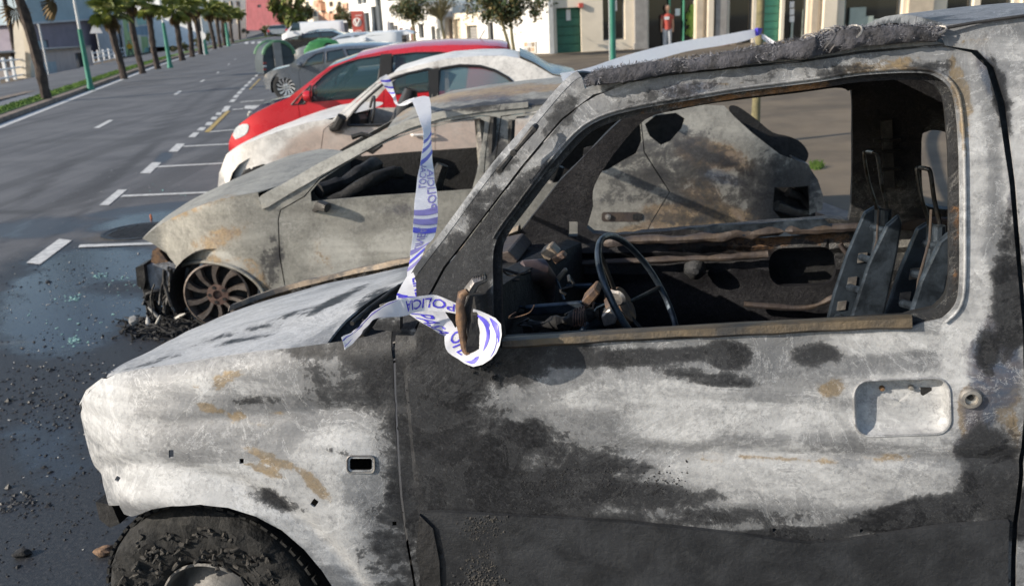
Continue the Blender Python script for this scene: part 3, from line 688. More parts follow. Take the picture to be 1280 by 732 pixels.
h2=[(1152,176),(1158,165),(1172,163),(1192,170),(1212,190),(1222,215),(1222,262),(1200,263),(1165,259),(1154,246)]
h3=rrect(1003,333,42,24,.8,5,-2)
sheet('far_side_panel',JF,J(cat(fo[1:4],3)+fo[4:],JX),[J(cat(h1,3,True),JX),J(cat(h2,3,True),JX),J(h3,JX),J(rrect(716,286,6,9,.2),JX)],JX,.028,[M['insidewall'],M['suv']],SUV,IB,solid=.03)
mb=MB(); mb.prism(JF,J([(930,290),(1060,290),(1060,380),(930,380)],1.42),1.44,1.45)
mb.prism(JF,[(-.1,.42),(1.6,.42),(1.6,.47),(-.1,.47)],.06,1.4)
mb.prism(JF,[(-.02,.4),(.01,.4),(.01,.98),(-.02,.98)],.1,1.34)
mb.prism(JF,[(2.75,.4),(2.78,.4),(2.78,1.75),(2.75,1.75)],.05,1.3)
mb.out('floor_and_bulkhead',M['soot'],SUV,False)
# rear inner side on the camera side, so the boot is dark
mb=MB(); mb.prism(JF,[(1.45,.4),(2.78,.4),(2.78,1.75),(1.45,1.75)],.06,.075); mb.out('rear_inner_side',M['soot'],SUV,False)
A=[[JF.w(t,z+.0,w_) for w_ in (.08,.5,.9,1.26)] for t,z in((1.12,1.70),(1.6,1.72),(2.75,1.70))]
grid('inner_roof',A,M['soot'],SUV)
# far waist ledge: crumpled metal ridges
mb=MB()
for (pts,r) in(([(755,303),(800,300),(880,297),(940,292),(1000,287),(1060,284),(1130,282),(1200,276)],.017),([(700,330),(800,326),(900,322),(960,318)],.012),([(1050,305),(1070,340),(1040,372),(1000,384),(930,380)],.010)):
    mb.tube([JF.P(x,y,1.30) for x,y in cat(pts,6)],[r]*(len(pts)*6-5),9,noise_=.8,nsc=26)
mb.out('waist_ledge',M['insideledge'] if 'insideledge' in M else M['rustmetal'],SUV,blobs=IB)
sheet('peeled_door_skin',JF,J([(850,285),(900,280),(960,277),(1030,272),(1040,283),(1000,293),(950,296),(900,290)],1.3),[],lambda t,z:1.29+.01*mn.noise(Vector((t*20,z*30,0))),.02,M['bluemetal'],SUV,solid=.004)
mb=MB(); mb.lathe(JF.P(869,336,1.3),JF.n,[(.04,0),(.030,.02),(.012,.035),(.0001,.036)],16,fn=lambda r,h,a:(r*(1+.12*mn.noise(Vector((a*2,h*9,0)))),h)); mb.out('speaker_mount',M['insidewall'],SUV,blobs=[])
# belt retractor slot on far pillar
mb=MB(); mb.prism(JF,J([(1100,150),(1113,148),(1116,232),(1103,234)],1.3),1.27,1.29); mb.out('belt_slider',M['sootmetal'],SUV,False)
for y in(176,190,212): 
    mb=MB(); mb.tube([JF.P(1092,y,1.26),JF.P(1126,y-1,1.26)],.006,6); mb.out('slider_pin',M['sootmetal'],SUV)
# steering wheel
c=np.array(JF.P(800,372,.43)); p1=np.array(JF.P(752,292,.43)); e1=(p1-c); e1/=np.linalg.norm(e1)
e1=e1*math.cos(R(6))+JF.n*math.sin(R(6)); e2=-JF.n*.93+JF.d*.13; e2/=np.linalg.norm(e2)
mb=MB(); RW=.19; pts=[c+RW*(math.cos(a)*e1+math.sin(a)*e2) for a in np.linspace(0,2*math.pi,49)]; mb.tube(pts,.0088,10,False,noise_=.12,nsc=60); sw=mb.out('steering_wheel',M['bluemetal'],SUV)
n_=np.cross(e1,e2); n_/=np.linalg.norm(n_); n_=n_ if n_@JF.d<0 else -n_
hub=c+n_*.05
mb=MB(); mb.lathe(hub,n_,[(.0001,-.01),(.05,-.008),(.055,.01),(.05,.03),(.03,.04),(.0001,.042)],20); mb.out('hub',M['rustmetal'],sw)
for a in(100,200,340):
    mb=MB(); d=math.cos(R(a))*e1+math.sin(R(a))*e2; mb.tube([hub+d*.03,hub+d*.09-n_*.02,c+d*RW],.006,7); mb.out('spoke',M['sootmetal'],sw)
mb=MB(); mb.tube([hub,hub+n_*.06,hub+n_*.2+np.array([0,0,-.10]),hub+n_*.42+np.array([0,0,-.26])],[.028,.03,.026,.022],12,noise_=.15,nsc=40); mb.out('steering_column',M['bluemetal'],SUV)
mb=MB(); q1=JF.P(770,372,.38); mb.lathe(q1,n_*.4-JF.n*-.9,[(.0001,-.006),(.016,-.004),(.021,0),(.016,.006),(.0001,.007)],20,fn=lambda r,h,a:(r*(1+.35*abs(math.cos(a))),h)); mb.out('clock_spring_disc',M['steel'],SUV)
def pbox(name,px,w0,w1,m_,bl=None):
    mb=MB(); mb.prism(JF,J(px,(w0+w1)/2),w0,w1); o=mb.out(name,m_,SUV,False); bv=o.modifiers.new('b','BEVEL'); bv.width=.004; bv.segments=1; return o
pbox('switch_block',[(728,372),(745,354),(752,362),(736,382)],.40,.47,M['rustmetal'])
pbox('ignition_lock',[(752,392),(764,382),(772,393),(770,402),(756,406)],.36,.40,M['steel'])
mb=MB(); mb.tube([JF.P(632,398,.85),JF.P(637,375,.85),JF.P(648,350,.84),JF.P(660,340,.84),JF.P(674,338,.86),JF.P(682,348,.90),JF.P(680,372,.95),JF.P(675,400,1.0)],[.040,.041,.042,.042,.040,.036,.034,.03],16,noise_=.06,nsc=20); mb.out('heater_duct',M['duct'] if 'duct' in M else M['rustmetal'],SUV)
pbox('dash_crossbar',[(656,382),(727,376),(733,384),(726,390),(656,394)],.62,.64,M['bluemetal'])
pbox('dash_box',[(618,308),(645,302),(657,314),(650,322),(622,336),(616,336)],1.0,1.25,M['insideledge'] if 'insideledge' in M else M['rustmetal'])
pbox('relay_box',[(677,312),(690,304),(700,315),(686,325)],.95,1.02,M['tan'])
pbox('fuse_holder',[(690,321),(704,314),(709,320),(696,329)],.93,.97,M['rustmetal'])
pbox('dash_bracket',[(690,352),(706,334),(710,338),(696,356)],.9,.92,M['tan'])
pbox('dash_brace',[(655,356),(740,354),(744,360),(655,363)],1.1,1.12,M['bluemetal'])
pbox('blower_case',[(664,392),(700,390),(702,440),(664,440)],1.0,1.1,M['sootmetal'])
mb=MB(); A=cat([(655,410),(690,404),(715,399),(735,394),(750,392)],4)
mb.tube([JF.P(x,y,.42) for x,y in A],[.016+.006*math.sin(i*1.7) for i in range(len(A))],10,noise_=.4,nsc=60); mb.out('burnt_harness',M['soot'],SUV)
for k in range(5):
    x=718+k*3.2; mb=MB(); P_=[np.array(JF.P(x,397-k*.5,.40))+(.024+.001*k)*(math.cos(a)*np.array([0,0,1])+math.sin(a)*JF.n) for a in np.linspace(0,6.28,13)]; mb.tube(P_,.0016,5,False); mb.out('copper_wire_loop',M['hubrust'],SUV)
# soot heap of dash remains
A=[]
for i in range(40):
    s=i/39; row=[]
    for j in range(16):
        v=j/15; t=lerp(.02,.45,s); w_=lerp(.06,.75,v)
        z=.91+.10*math.sin(math.pi*min(1,s*1.1+.25))*(1-s*.8)+.05*mn.noise(Vector((t*14,w_*14,3)))+.025*mn.noise(Vector((t*45,w_*45,5)))-.10*v
        row.append(JF.w(t,z,w_))
    A.append(row)
grid('collapsed_dashboard',A,M['soot'],SUV)
for k in range(13):
    mb=MB(); x0,y0,w0=random.uniform(625,760),random.uniform(335,410),random.uniform(.4,1.1); p=np.array(JF.P(x0,y0,w0)); P_=[p]
    for q_ in range(4): p=p+np.array([random.uniform(-.05,.05),random.uniform(-.03,.03),random.uniform(-.035,.025)]); P_.append(p)
    mb.tube(cat(P_,4),random.uniform(.0018,.005),5); mb.out('loose_wire',M[random.choice(['sootmetal','rustmetal','bluemetal'])],SUV)
# seats: bare frames
def seat(dx,w0,nm,lab,dy=0):
    o=[(1033,402),(1042,366),(1058,318),(1080,266),(1097,256),(1103,262),(1092,330),(1070,402)]
    w1=w0+.34
    fr_=None
    mb=MB(); mb.prism(JF,J([(x+dx,y+dy) for x,y in o],w1),w1,w1+.02); fr_=mb.out(nm,M['seatblue'] if 'seatblue' in M else M['bluemetal'],SUV,False)
    b=fr_.modifiers.new('b','BEVEL'); b.width=.006; b.segments=2
    mb=MB(); mb.prism(JF,J([(x+dx,y+dy) for x,y in((1062,402),(1085,330),(1108,282),(1124,268),(1128,280),(1122,318),(1104,402))],w0),w0,w0+.02); s_=mb.out('side_rail',M['bluemetal'],fr_,False)
    b=s_.modifiers.new('b','BEVEL'); b.width=.006; b.segments=2
    # back panel with slots
    for k in range(4):
        u=k/3; x=lerp(1047,1092,u)+dx; y=lerp(396,284,u)+dy
        mb=MB(); P_=[JF.P(x,y,w1-.01),JF.P(x+6,y+2,(w0+w1)/2),JF.P(x+22,y+6,w0+.02)]; mb.tube(P_,[.012,.010,.012],8); mb.out('cross_member',M['bluemetal'],fr_)
    for k in range(3):
        u=k/2; x=lerp(1052,1078,u)+dx; y=lerp(382,322,u)+dy
        mb=MB(); q0=JF.tz(x,y,w1-.004); mb.prism(JF,[(q0[0]+a,q0[1]+b_) for a,b_ in((-.014,-.017),(.012,-.012),(.014,.017),(-.012,.013))],w1-.006,w1-.001); mb.out('slot_plate',M['steel'],fr_,False)
    # head restraint hoop
    mb=MB(); hp=[(1098,300),(1096,262),(1086,228),(1080,194),(1083,190),(1092,191),(1097,196),(1102,230),(1109,262),(1111,300)]
    wd=[w1-.10]*5+[w0+.16]*5
    mb.tube([JF.P(x+dx,y+dy,w_) for (x,y),w_ in zip(cat(hp,4),np.interp(np.linspace(0,9,37),range(10),wd))],.0052,9); mb.out('headrest_hoop',M['steel2'] if 'steel2' in M else M['sootmetal'],fr_)
    for a in(0,1):
        x=1100+8*a+dx; mb=MB(); mb.tube([JF.P(x,262+dy,w1-.1-.1*a),JF.P(x-2,300+dy,w1-.1-.1*a),JF.P(x-9,345+dy,w1-.1-.1*a)],.015,10); mb.out('hoop_socket',M['bluemetal'],fr_)
    mb=MB(); mb.tube([JF.P(1098+dx,262,w0+.08),JF.P(1096+dx,300,w0+.06),JF.P(1082+dx,350,w0+.05),JF.P(1076+dx,400,w0+.05)],.003,6); mb.out('rusty_rod',M['insideledge'],fr_)
    return fr_
seat(0,.72,'seat_frame','')
seat(66,.26,'seat_frame','',20)

# ================================================================== generic car
def arc(c,r,a0,a1,n=10): return [(c[0]+r*math.cos(R(lerp(a0,a1,k/n))),c[1]+r*math.sin(R(lerp(a0,a1,k/n)))) for k in range(n+1)]
def build_car(root,fr,top,bottom,W_,paint,insf,step,wins=(),panes=True,doors=(),lofts=(),blobs=None,solid=.012,glassm=None,far=True,trim=True,conv=True):
    """top: px outline from nose to tail along the near edge; bottom: px outline from tail back to nose"""
    T=lambda p:[fr.tz(x,y,insf) for x,y in p] if conv else list(p)
    top=T(top); bottom=T(bottom); wins=[T(w_) for w_ in wins]
    out={}
    dp=[(n_,T(p)) for n_,p in doors]
    wh_=[w_ for w_ in wins if not any(inpoly(np.array([np.mean(w_,0)]),d)[0] for _,d in dp)]
    out['side']=sheet('body_side',fr,top+bottom,[d for _,d in dp]+wh_,insf,step,paint,root,blobs,solid=solid)
    for n_,d in dp:
        ww=[w_ for w_ in wins if inpoly(np.array([np.mean(w_,0)]),d)[0]]
        out[n_]=sheet(n_,fr,offs(d,-.007),ww,insf,step,paint,root,blobs,solid=solid)
    if far: sheet('far_body_side',fr,top+bottom,wins,lambda t,z:W_-insf(t,z),step*2.2,paint,root,blobs,solid=-solid,flip=True)
    if panes:
        for w_ in wins:
            sheet('window_pane',fr,offs(w_,.01),[],lambda t,z:insf(t,z)+.012,.06,glassm or M['glass'],root)
            if far: sheet('window_pane',fr,offs(w_,.01),[],lambda t,z:W_-insf(t,z)-.012,.12,glassm or M['glass'],root,flip=True)
        if trim:
            for w_ in wins:
                mb=MB(); P_=[fr.w(t,z,insf(t,z)-.002) for t,z in dense(w_,.05)]; mb.tube(P_+[P_[0]],.008,6,False); mb.out('window_seal',M['blackplastic'],root)
    for (nm,pl,cr,m_,*rest) in lofts:
        p=T(pl); sub_=rest[0] if rest else .04; p=dense(p,.07,False); A=[]
        for i,(t,z) in enumerate(p):
            w0=insf(t,z); row=[]
            # outward normal of the profile
            a=np.array(p[min(i+1,len(p)-1)])-np.array(p[max(i-1,0)]); a/=np.linalg.norm(a)+1e-9; nx,nz=-a[1],a[0]
            if nz<0 and abs(nz)>.3: nx,nz=-nx,-nz
            s0=i/(len(p)-1)
            c_=cr if not callable(cr) else cr(s0)
            for k in range(17):
                v=k/16; q_=1-(2*v-1)**2; q_=1-(1-q_)**1.6
                row.append(fr.w(t+nx*c_*q_,z+nz*c_*q_,lerp(w0-.003,W_-w0+.003,v)))
            A.append(row)
        A=np.array(A)
        o=grid(nm,A,m_,root,blobs if m_ is paint else None)
    return out
def ins_car(nose,tail,tr,ttr,beltz,tumble=.22,top=None,rt_=.35):
    """plan taper at nose and tail, tumblehome above the belt"""
    def f(t,z):
        i=0.
        if t<nose+tr: i+=rt_*tr*min(1.,((nose+tr-t)/tr))**2.6
        if t>tail-ttr: i+=rt_*ttr*min(1.,((t-tail+ttr)/ttr))**2.4
        b=beltz(t) if callable(beltz) else beltz
        if z>b: i+=(z-b)*tumble+.10*max(0,z-b-.3)**1.5
        else: i+=.05*math.exp(-((z-b)/.035)**2)*0+ .04*max(0,(.5-z))**1.2
        i+=-.006*math.exp(-((z-(b-.12))/.02)**2)
        return min(i,.5)
    return f
def wheel(root,c,ax,r,wd=.2,m_='alloy',n=10,burn=False,spoke_w=.035):
    c=np.array(c,float); ax=np.array(ax,float)
    mb=MB()
    if not burn:
        mb.lathe(c,ax,[(r*.66,-wd),(r*.93,-wd),(r,-wd*.85),(r,-.02),(r*.96,.0),(r*.8,.008),(r*.68,-.002),(r*.66,-.02)],40); w_=mb.out('wheel',M['tyreok'],root)
    else:
        mb.lathe(c,ax,[(r*.90,-wd),(r*.97,-wd),(r*.94,-wd*.7),(r*.93,-.04),(r*1.0,-.012),(r*1.0,.0),(r*.955,.004),(r*.93,-.01),(r*.86,-.05),(r*.84,-wd*.9)],64); w_=mb.out('wheel',M[m_],root)
    R_=r*(.95 if burn else .67)
    mb=MB(); mb.lathe(c-ax*.07,ax,[(R_,0),(.0001,0)],24); mb.out('wheel_back',M['soot'],w_)
    u=np.cross(ax,[0,0,1.]); u/=np.linalg.norm(u); v=np.cross(ax,u)
    for k in range(n):
        a=2*math.pi*k/n+.2; d=u*math.cos(a)+v*math.sin(a); e=-u*math.sin(a)+v*math.cos(a); P_=[]
        mb=MB(); V=[]
        for s in np.linspace(0,1,6):
            rr=lerp(R_*.28,R_*.985,s); bw=spoke_w*(.55+.25*abs(s-.35)+.55*s**3)*r/.2; cv=e*(.016*math.sin(math.pi*s)*r/.2)
            for (sd,h) in((-1,-.035),(-.8,.0),(.8,.0),(1,-.035)): V.append(c+d*rr+cv+e*bw*sd*.5+ax*(h-.018*(1-s)))
        mb.add(V,[(i*4+j,i*4+j+1,i*4+j+5,i*4+j+4) for i in range(5) for j in range(3)]); mb.out('spoke',M[m_],w_)
    hc=c-ax*.012; mb=MB(); mb.lathe(hc,ax,[(R_*.36,-.03),(R_*.34,-.004),(R_*.15,0),(R_*.13,-.02),(.0001,-.02)],24); mb.out('hub',M['hubrust' if burn else m_],w_)
    for k in range(5):
        a=2*math.pi*k/5; mb=MB(); mb.lathe(hc+(u*math.cos(a)+v*math.sin(a))*R_*.25,ax,[(R_*.06,-.004),(R_*.055,.002),(.0001,.0015)],10); mb.out('bolt_hole',M['soot'],w_)
    return w_

# ================================================================== BURNT HATCHBACK
HF=Fr(AT(268,372,5.32),1.5)
HC=HF.tz(268,372)
HT=thing('burnt_hatchback','burnt out hatchback with bare tan and grey panels, collapsed nose and tyreless alloy wheel','car',HF.w(HC[0]+1.2,0,.9))
hn=HF.tz(178,298)[0]; htl=HF.tz(1029,245)[0]
HI=ins_car(hn,htl,.75,.55,lambda t:.88+.05*(t-HC[0]),.24,rt_=.42)
HW=1.74
htop=[(178,298),(186,291),(200,281),(220,270),(245,259),(275,249),(305,243),(322,240),(326,256),(330,258),(360,238),(400,215),(440,193),(475,174),(510,158),(550,146),(600,139),(660,132),(720,127),(800,126),(850,129),(875,131),(905,132),(918,146),(940,166),(958,180),(975,193),(995,200),(1010,205),(1022,224),(1029,245)]
hbot=[(1028,262),(1012,268),(1012,232),(968,234),(966,262),(975,272),(1000,300),(985,385),(960,410),(940,412),(935,395),(905,350),(860,335),(815,350),(785,395),(780,420),(600,432),(380,436),(345,420),(335,385),(328,362),(312,345),(290,333),(262,327),(238,328),(222,334),(212,322),(203,313),(192,305)]
hw=[[(389,252),(388,240),(400,226),(425,209),(455,191),(485,177),(520,164),(560,154),(600,148),(606,152),(604,170),(596,215),(590,237),(560,239),(470,245)],
    [(628,238),(632,200),(638,160),(646,146),(700,140),(770,137),(796,142),(800,152),(802,175),(795,192),(760,212),(700,228)],
    [(806,155),(820,144),(845,141),(856,148),(852,160),(838,176),(826,181),(812,170)]]
hd=[('front_door',[(347,275),(350,262),(380,245),(400,222),(440,198),(490,171),(540,155),(600,144),(614,145),(608,190),(604,240),(600,330),(596,424),(400,426),(372,405),(357,365),(349,320)]),
    ('rear_door',[(612,240),(620,190),(626,145),(700,135),(790,132),(801,140),(806,190),(822,215),(838,240),(815,278),(805,300),(775,360),(770,414),(606,424),(608,330)])]
HBB=[(1,275,297,40,14,-20,.62),(1,322,345,34,10,48,.6),(1,285,325,40,6,5,.5),(1,245,262,60,4,-22,.6),(1,405,330,20,30,0,.4),(0,340,330,14,50,0,.35),(3,345,300,10,40,0,.3),(2,330,285,70,16,-10,.5),(2,420,330,40,50,0,.75),(2,500,300,50,24,0,.6),(2,290,325,30,7,20,.8),(3,520,262,60,10,0,.35),(3,300,345,10,10,0,.3),
 (0,880,225,120,60,10,.5),(0,960,235,70,50,0,.6),(0,800,230,60,60,0,.3),(1,900,200,60,22,15,.95),(1,880,240,40,20,20,.8),(1,890,268,90,16,4,1),(1,860,280,60,10,0,.9),(3,905,222,40,12,15,.9),(0,890,196,60,9,22,.8),(0,930,215,30,6,25,.7),(2,860,180,30,40,30,.6),(2,960,215,50,10,28,.7),(2,1000,230,30,20,0,.7),(0,965,260,24,20,0,.9),(3,970,250,20,20,0,.5),(1,800,290,40,10,0,.6),(2,760,240,50,20,0,.5),(2,780,270,60,12,0,.4),
 (0,430,200,50,4,-30,.4),(0,350,245,40,6,-30,.4),(0,620,190,16,40,0,.6),(2,590,200,10,30,0,.7)]
RB=[(1,600,118,90,8,-6,1),(1,660,112,60,6,-4,.8),(1,500,138,20,10,-20,.7),(2,560,118,60,8,-10,.5),(0,640,130,90,5,-4,.8),(3,600,125,60,8,-4,.6),(0,560,140,60,4,-12,.7)]
ho=build_car(HT,HF,htop,hbot,HW,[M['hatch'],M['soot']],HI,.035,hw,False,hd,(),HBB+RB,.010)
def loftx(nm,pl,cr,m_,root,fr,insf,W_,blobs=None,solid=0.,w1=None,dz=0.,dt=0.):
    p=dense([fr.tz(x,y,insf) for x,y in pl],.05,False); A=[]
    for i,(t,z) in enumerate(p):
        w0=insf(t,z); s=i/(len(p)-1); c_=cr(s) if callable(cr) else cr; A.append([fr.w(t+(dt*s*s*(1-abs(2*k/20-1)**2.4)),z+c_*(1-(1-(1-(2*k/20-1)**2))**1.5 if False else (1-abs(2*k/20-1)**2.4))+dz*k/20,lerp(w0,W_-w0,k/20)) for k in range(21)])
    return grid(nm,np.array(A),m_,root,blobs,solid)
loftx('bonnet',htop[:8],lambda s:.045-.005*s,[M['hatch'],M['soot']],HT,HF,HI,HW,HBB,.006,dt=.34)
sheet('windscreen_pillar',HF,[HF.tz(x,y,HI) for x,y in [(324,247),(327,244),(360,226),(400,203),(440,183),(475,165),(510,150),(550,139),(600,132.5),(660,127),(660,134),(600,140),(552,148),(512,160),(478,177),(443,196),(403,218),(362,242),(336,258),(328,261)]],[],lambda t,z:HI(t,z)-.012,.03,[M['hatch'],M['soot']],HT,[(2,420,200,200,90,0,.75),(0,600,134,60,6,0,.5),(0,480,178,30,5,-28,.4)],solid=.05)
mb=MB(); mb.tube([HF.w(t,z,HI(t,z)-.006) for t,z in [HF.tz(x,y,HI) for x,y in cat([(335,385),(328,362),(312,345),(290,333),(262,327),(238,328),(222,334)],5)]],.013,7); mb.out('arch_lip',M['hatch'],HT,blobs=HBB)
loftx('roof',[(478,173),(510,158),(550,146),(600,139),(660,132),(720,127),(800,126),(850,129),(875,133)],lambda s:.055+.02*math.sin(3*s),[M['hatch'],M['soot']],HT,HF,HI,HW,RB+HBB,.02)
loftx('tailgate',[(995,200),(1010,205),(1022,224),(1029,245),(1028,262)],.03,[M['hatch'],M['soot']],HT,HF,HI,HW,HBB,.01)
# tailgate glass hole: charred frame
mb=MB()
A=[HF.P(x,y,w_) for x,y,w_ in((912,137,.30),(925,150,.32),(945,165,.34),(965,178,.36),(985,192,.38),(1002,198,.45))]
mb.tube(cat(A[2:],4),.018,10,noise_=.5,nsc=18); mb.out('charred_spoiler',M['soot'],HT)
mb=MB(); mb.prism(HF,[HF.tz(x,y,.3) for x,y in((940,225),(1020,220),(1022,275),(940,275))],.34,.5); mb.out('lamp_recess',M['soot'],HT,False)
mb=MB(); mb.tube([HF.P(985,240,.3),HF.P(1000,245,.33),HF.P(1012,262,.34)],.03,8,noise_=.5,nsc=20); mb.tube([HF.P(970,258,.2),HF.P(990,264,.24),HF.P(1010,268,.3)],.03,8,noise_=.6,nsc=20); mb.out('melted_lamp_remains',M['sootmetal'],HT)
sheet('tailgate_recess',HF,[HF.tz(x,y,.26) for x,y in cat([(911,133),(922,133),(945,149),(965,165),(985,170),(1001,178),(1010,192),(1004,204),(985,202),(968,194),(955,182),(930,160),(914,143)],3,True)],[],.25,.05,M['soot'],HT)
# headliner/dash/inner boxes
mb=MB(); z0=.27
mb.prism(HF,[(hn+.75,z0),(htl-.4,z0),(htl-.4,z0+.06),(hn+.75,z0+.06)],.1,HW-.1)
mb.prism(HF,[(HC[0]+.55,z0),(HC[0]+.60,z0),(HC[0]+.62,.83),(HC[0]+.57,.83)],.1,HW-.1)
mb.prism(HF,[(hn+.35,.35),(HC[0]+.6,.35),(HC[0]+.6,.70),(hn+.35,.62)],.22,HW-.22)
mb.out('underbody',M['soot'],HT,False)
mb=MB(); mb.tube(cat([HF.P(398,238,.3),HF.P(430,228,.45),HF.P(455,212,.6),HF.P(470,205,.9)],4),.05,10,noise_=.4,nsc=12)
mb.tube(cat([HF.P(400,262,.2),HF.P(430,245,.25),HF.P(470,222,.3),HF.P(500,215,.5)],4),.04,10,noise_=.4,nsc=15); mb.tube([HF.P(430,245,.3),HF.P(445,262,.3),HF.P(450,300,.3)],.05,8,noise_=.3,nsc=15)
mb.out('burnt_dashboard',M['soot'],HT)
for (x,w_) in((545,.45),(545,1.2),(690,.9)):
    mb=MB(); c0=HF.P(x,225,w_); mb.tube([c0+np.array([-.12,0,-.35]),c0+np.array([.0,0,-.02]),c0+np.array([.05,0,.10])],[.06,.05,.04],8,noise_=.3,nsc=14); mb.out('seat_springs',M['sootmetal'],HT)
mb=MB(); mb.tube([HF.P(600,150,.16),HF.P(604,200,.14),HF.P(606,240,.12)],.035,10,noise_=.1,nsc=20); mb.out('b_pillar_inner'.replace('b_pillar_inner','door_pillar_inner'),M['steel'],HT)
for (a,b_) in(((640,150),(636,236)),((617,146),(611,238))):
    mb=MB(); mb.tube([HF.P(*a,.04),HF.P(*b_,.03)],.02,8); mb.out('window_channel',M['sootmetal'],HT)
for x in (466,470): pass
mb=MB(); mb.tube([HF.P(x,y,HW-.2) for x,y in((440,172),(452,168),(470,172),(476,182),(466,190),(452,184))],.02,7,noise_=.5,nsc=30); mb.out('far_mirror_stub',M['soot'],HT)
# mirror stub
mb=MB(); mb.tube([HF.P(394,262,.02),HF.P(400,256,-.03),HF.P(409,260,-.06)],[.022,.034,.028],8,noise_=.5,nsc=40); mb.out('mirror_stub',M['sootmetal'],HT)
# handle on rear door
mb=MB(); P_=[HF.tz(x,y,HI) for x,y in rrect(776,271,24,6,.6)]; 
sheet('handle_recess',HF,P_,[],lambda t,z:HI(t,z)-.002,.03,M['insideledge'] if 'insideledge' in M else M['steel'],HT,solid=.0)
mb.lathe(HF.P(760,271,-.006),HF.n,[(.018,-.01),(.018,.008),(.0001,.012)],14); mb.out('door_lock',M['steel'],HT)
mb=MB(); mb.prism(HF,[HF.tz(x,y,HI) for x,y in rrect(797,271,6,4,.3)],-.005,.004); mb.out('handle_slot',M['soot'],HT,False)
# wheels and arch liner
wheel(HT,HF.w(HC[0],HC[1],.045),HF.n,.212,.20,'rimburnt',10,True,.042)
mb=MB(); V=[]
for k in range(19):
    a=R(205-235*k/18)
    for w_ in(.03,.3,.45): V.append(HF.w(HC[0]+.02+.315*math.cos(a),HC[1]+.01+.30*math.sin(a),w_))
mb.add(V,[(3*k+j,3*k+3+j,3*k+4+j,3*k+1+j) for k in range(18) for j in(0,1)]); mb.out('wheel_arch_liner',M['soot'],HT)
wheel(HT,HF.w(HF.tz(862,398)[0],.26,.05),HF.n,.212,.20,'rimburnt',10,True,.042)
mb=MB(); mb.lathe(HF.w(HC[0]+.02,HC[1],.12),HF.n,[(.24,-.1),(.25,.0),(.22,.02)],40,a0=R(-60),a1=R(130),fn=lambda r,h,a:(r*(1+.06*mn.noise(Vector((a*8,h*20,0)))),h)); mb.out('tyre_wires',M['sootmetal'],HT)
# exposed front structure
pb=lambda n_,px,w0,w1,m_:(lambda mb:(mb.prism(HF,[HF.tz(x,y,(w0+w1)/2) for x,y in px],w0,w1),mb.out(n_,m_,HT,False))[1])(MB())
pb('chassis_leg',[(178,330),(215,324),(240,332),(242,362),(222,366),(192,360),(180,352)],.30,.42,M['rail'] if 'rail' in M else M['steel'])
pb('crash_panel',[(176,330),(186,326),(188,345),(186,358),(178,352)],.25,.42,M['sootmetal'])
pb('radiator_support',[(180,352),(187,352),(198,392),(190,394)],.28,.34,M['sootmetal'])
pb('bonnet_latch_panel',[(198,308),(206,308),(220,326),(204,326),(196,322)],.3,.5,M['rustmetal'])
mb=MB()
for i in range(10):
    P_=[HF.P(random.uniform(180,225),random.uniform(330,400),random.uniform(.22,.5)) for _ in range(4)]; mb.tube(cat(P_,4),random.uniform(.006,.014),6,noise_=.3,nsc=40)
for i in range(26):
    x=random.uniform(178,226); y0=random.uniform(335,370); w_=random.uniform(.2,.4); P_=[HF.P(x,y0,w_),HF.P(x+random.uniform(-5,5),y0+16,w_),HF.P(x+random.uniform(-9,9),min(402,y0+random.uniform(24,50)),w_-.03)]; mb.tube(cat(P_,4),random.uniform(.004,.014),6,noise_=.7,nsc=45)
mb.out('broken_pipes',M['sootmetal'],HT)['kind']='stuff'
DB=thing('bumper_debris','pile of melted bumper and metal scraps lying on the asphalt before the burnt hatchback','debris',G(205,412))
mb=MB()
for i in range(520):
    c0=G(random.gauss(212,26),random.gauss(409,8)); s=random.uniform(.003,.014)
    if c0[1]<4.6: continue
    mb.tube([c0,c0+np.array([random.uniform(-s,s),random.uniform(-s,s),s*random.uniform(.5,1.5)]),c0+np.array([random.uniform(-s,s)*7,random.uniform(-s,s)*5,s*random.uniform(.2,4)])],[s,s*.7,s*.25],5,noise_=.7,nsc=50)
mb.out('charred_scraps',M['soot'],DB,False)['kind']='stuff'
for k,(x,y,r,l) in enumerate([(168,407,.035,.05),(186,408,.016,.12),(200,400,.012,.13),(208,394,.014,.12),(222,400,.014,.16),(196,408,.013,.1)]):
    p=G(x,y)+np.array([0,0,r]); mb=MB(); d=np.array([math.cos(k*1.3+.4)*l,math.sin(k)*l*.5,.02+.05*(k%3)]); mb.tube([p-d*.5,p-d*.2,p+d*.3,p+d*.6],[r*.5,r,r*.9,r*.4],9,noise_=.5,nsc=30); mb.out('melted_aluminium_piece',M['steelpale'] if 'steelpale' in M else M['steel'],DB)

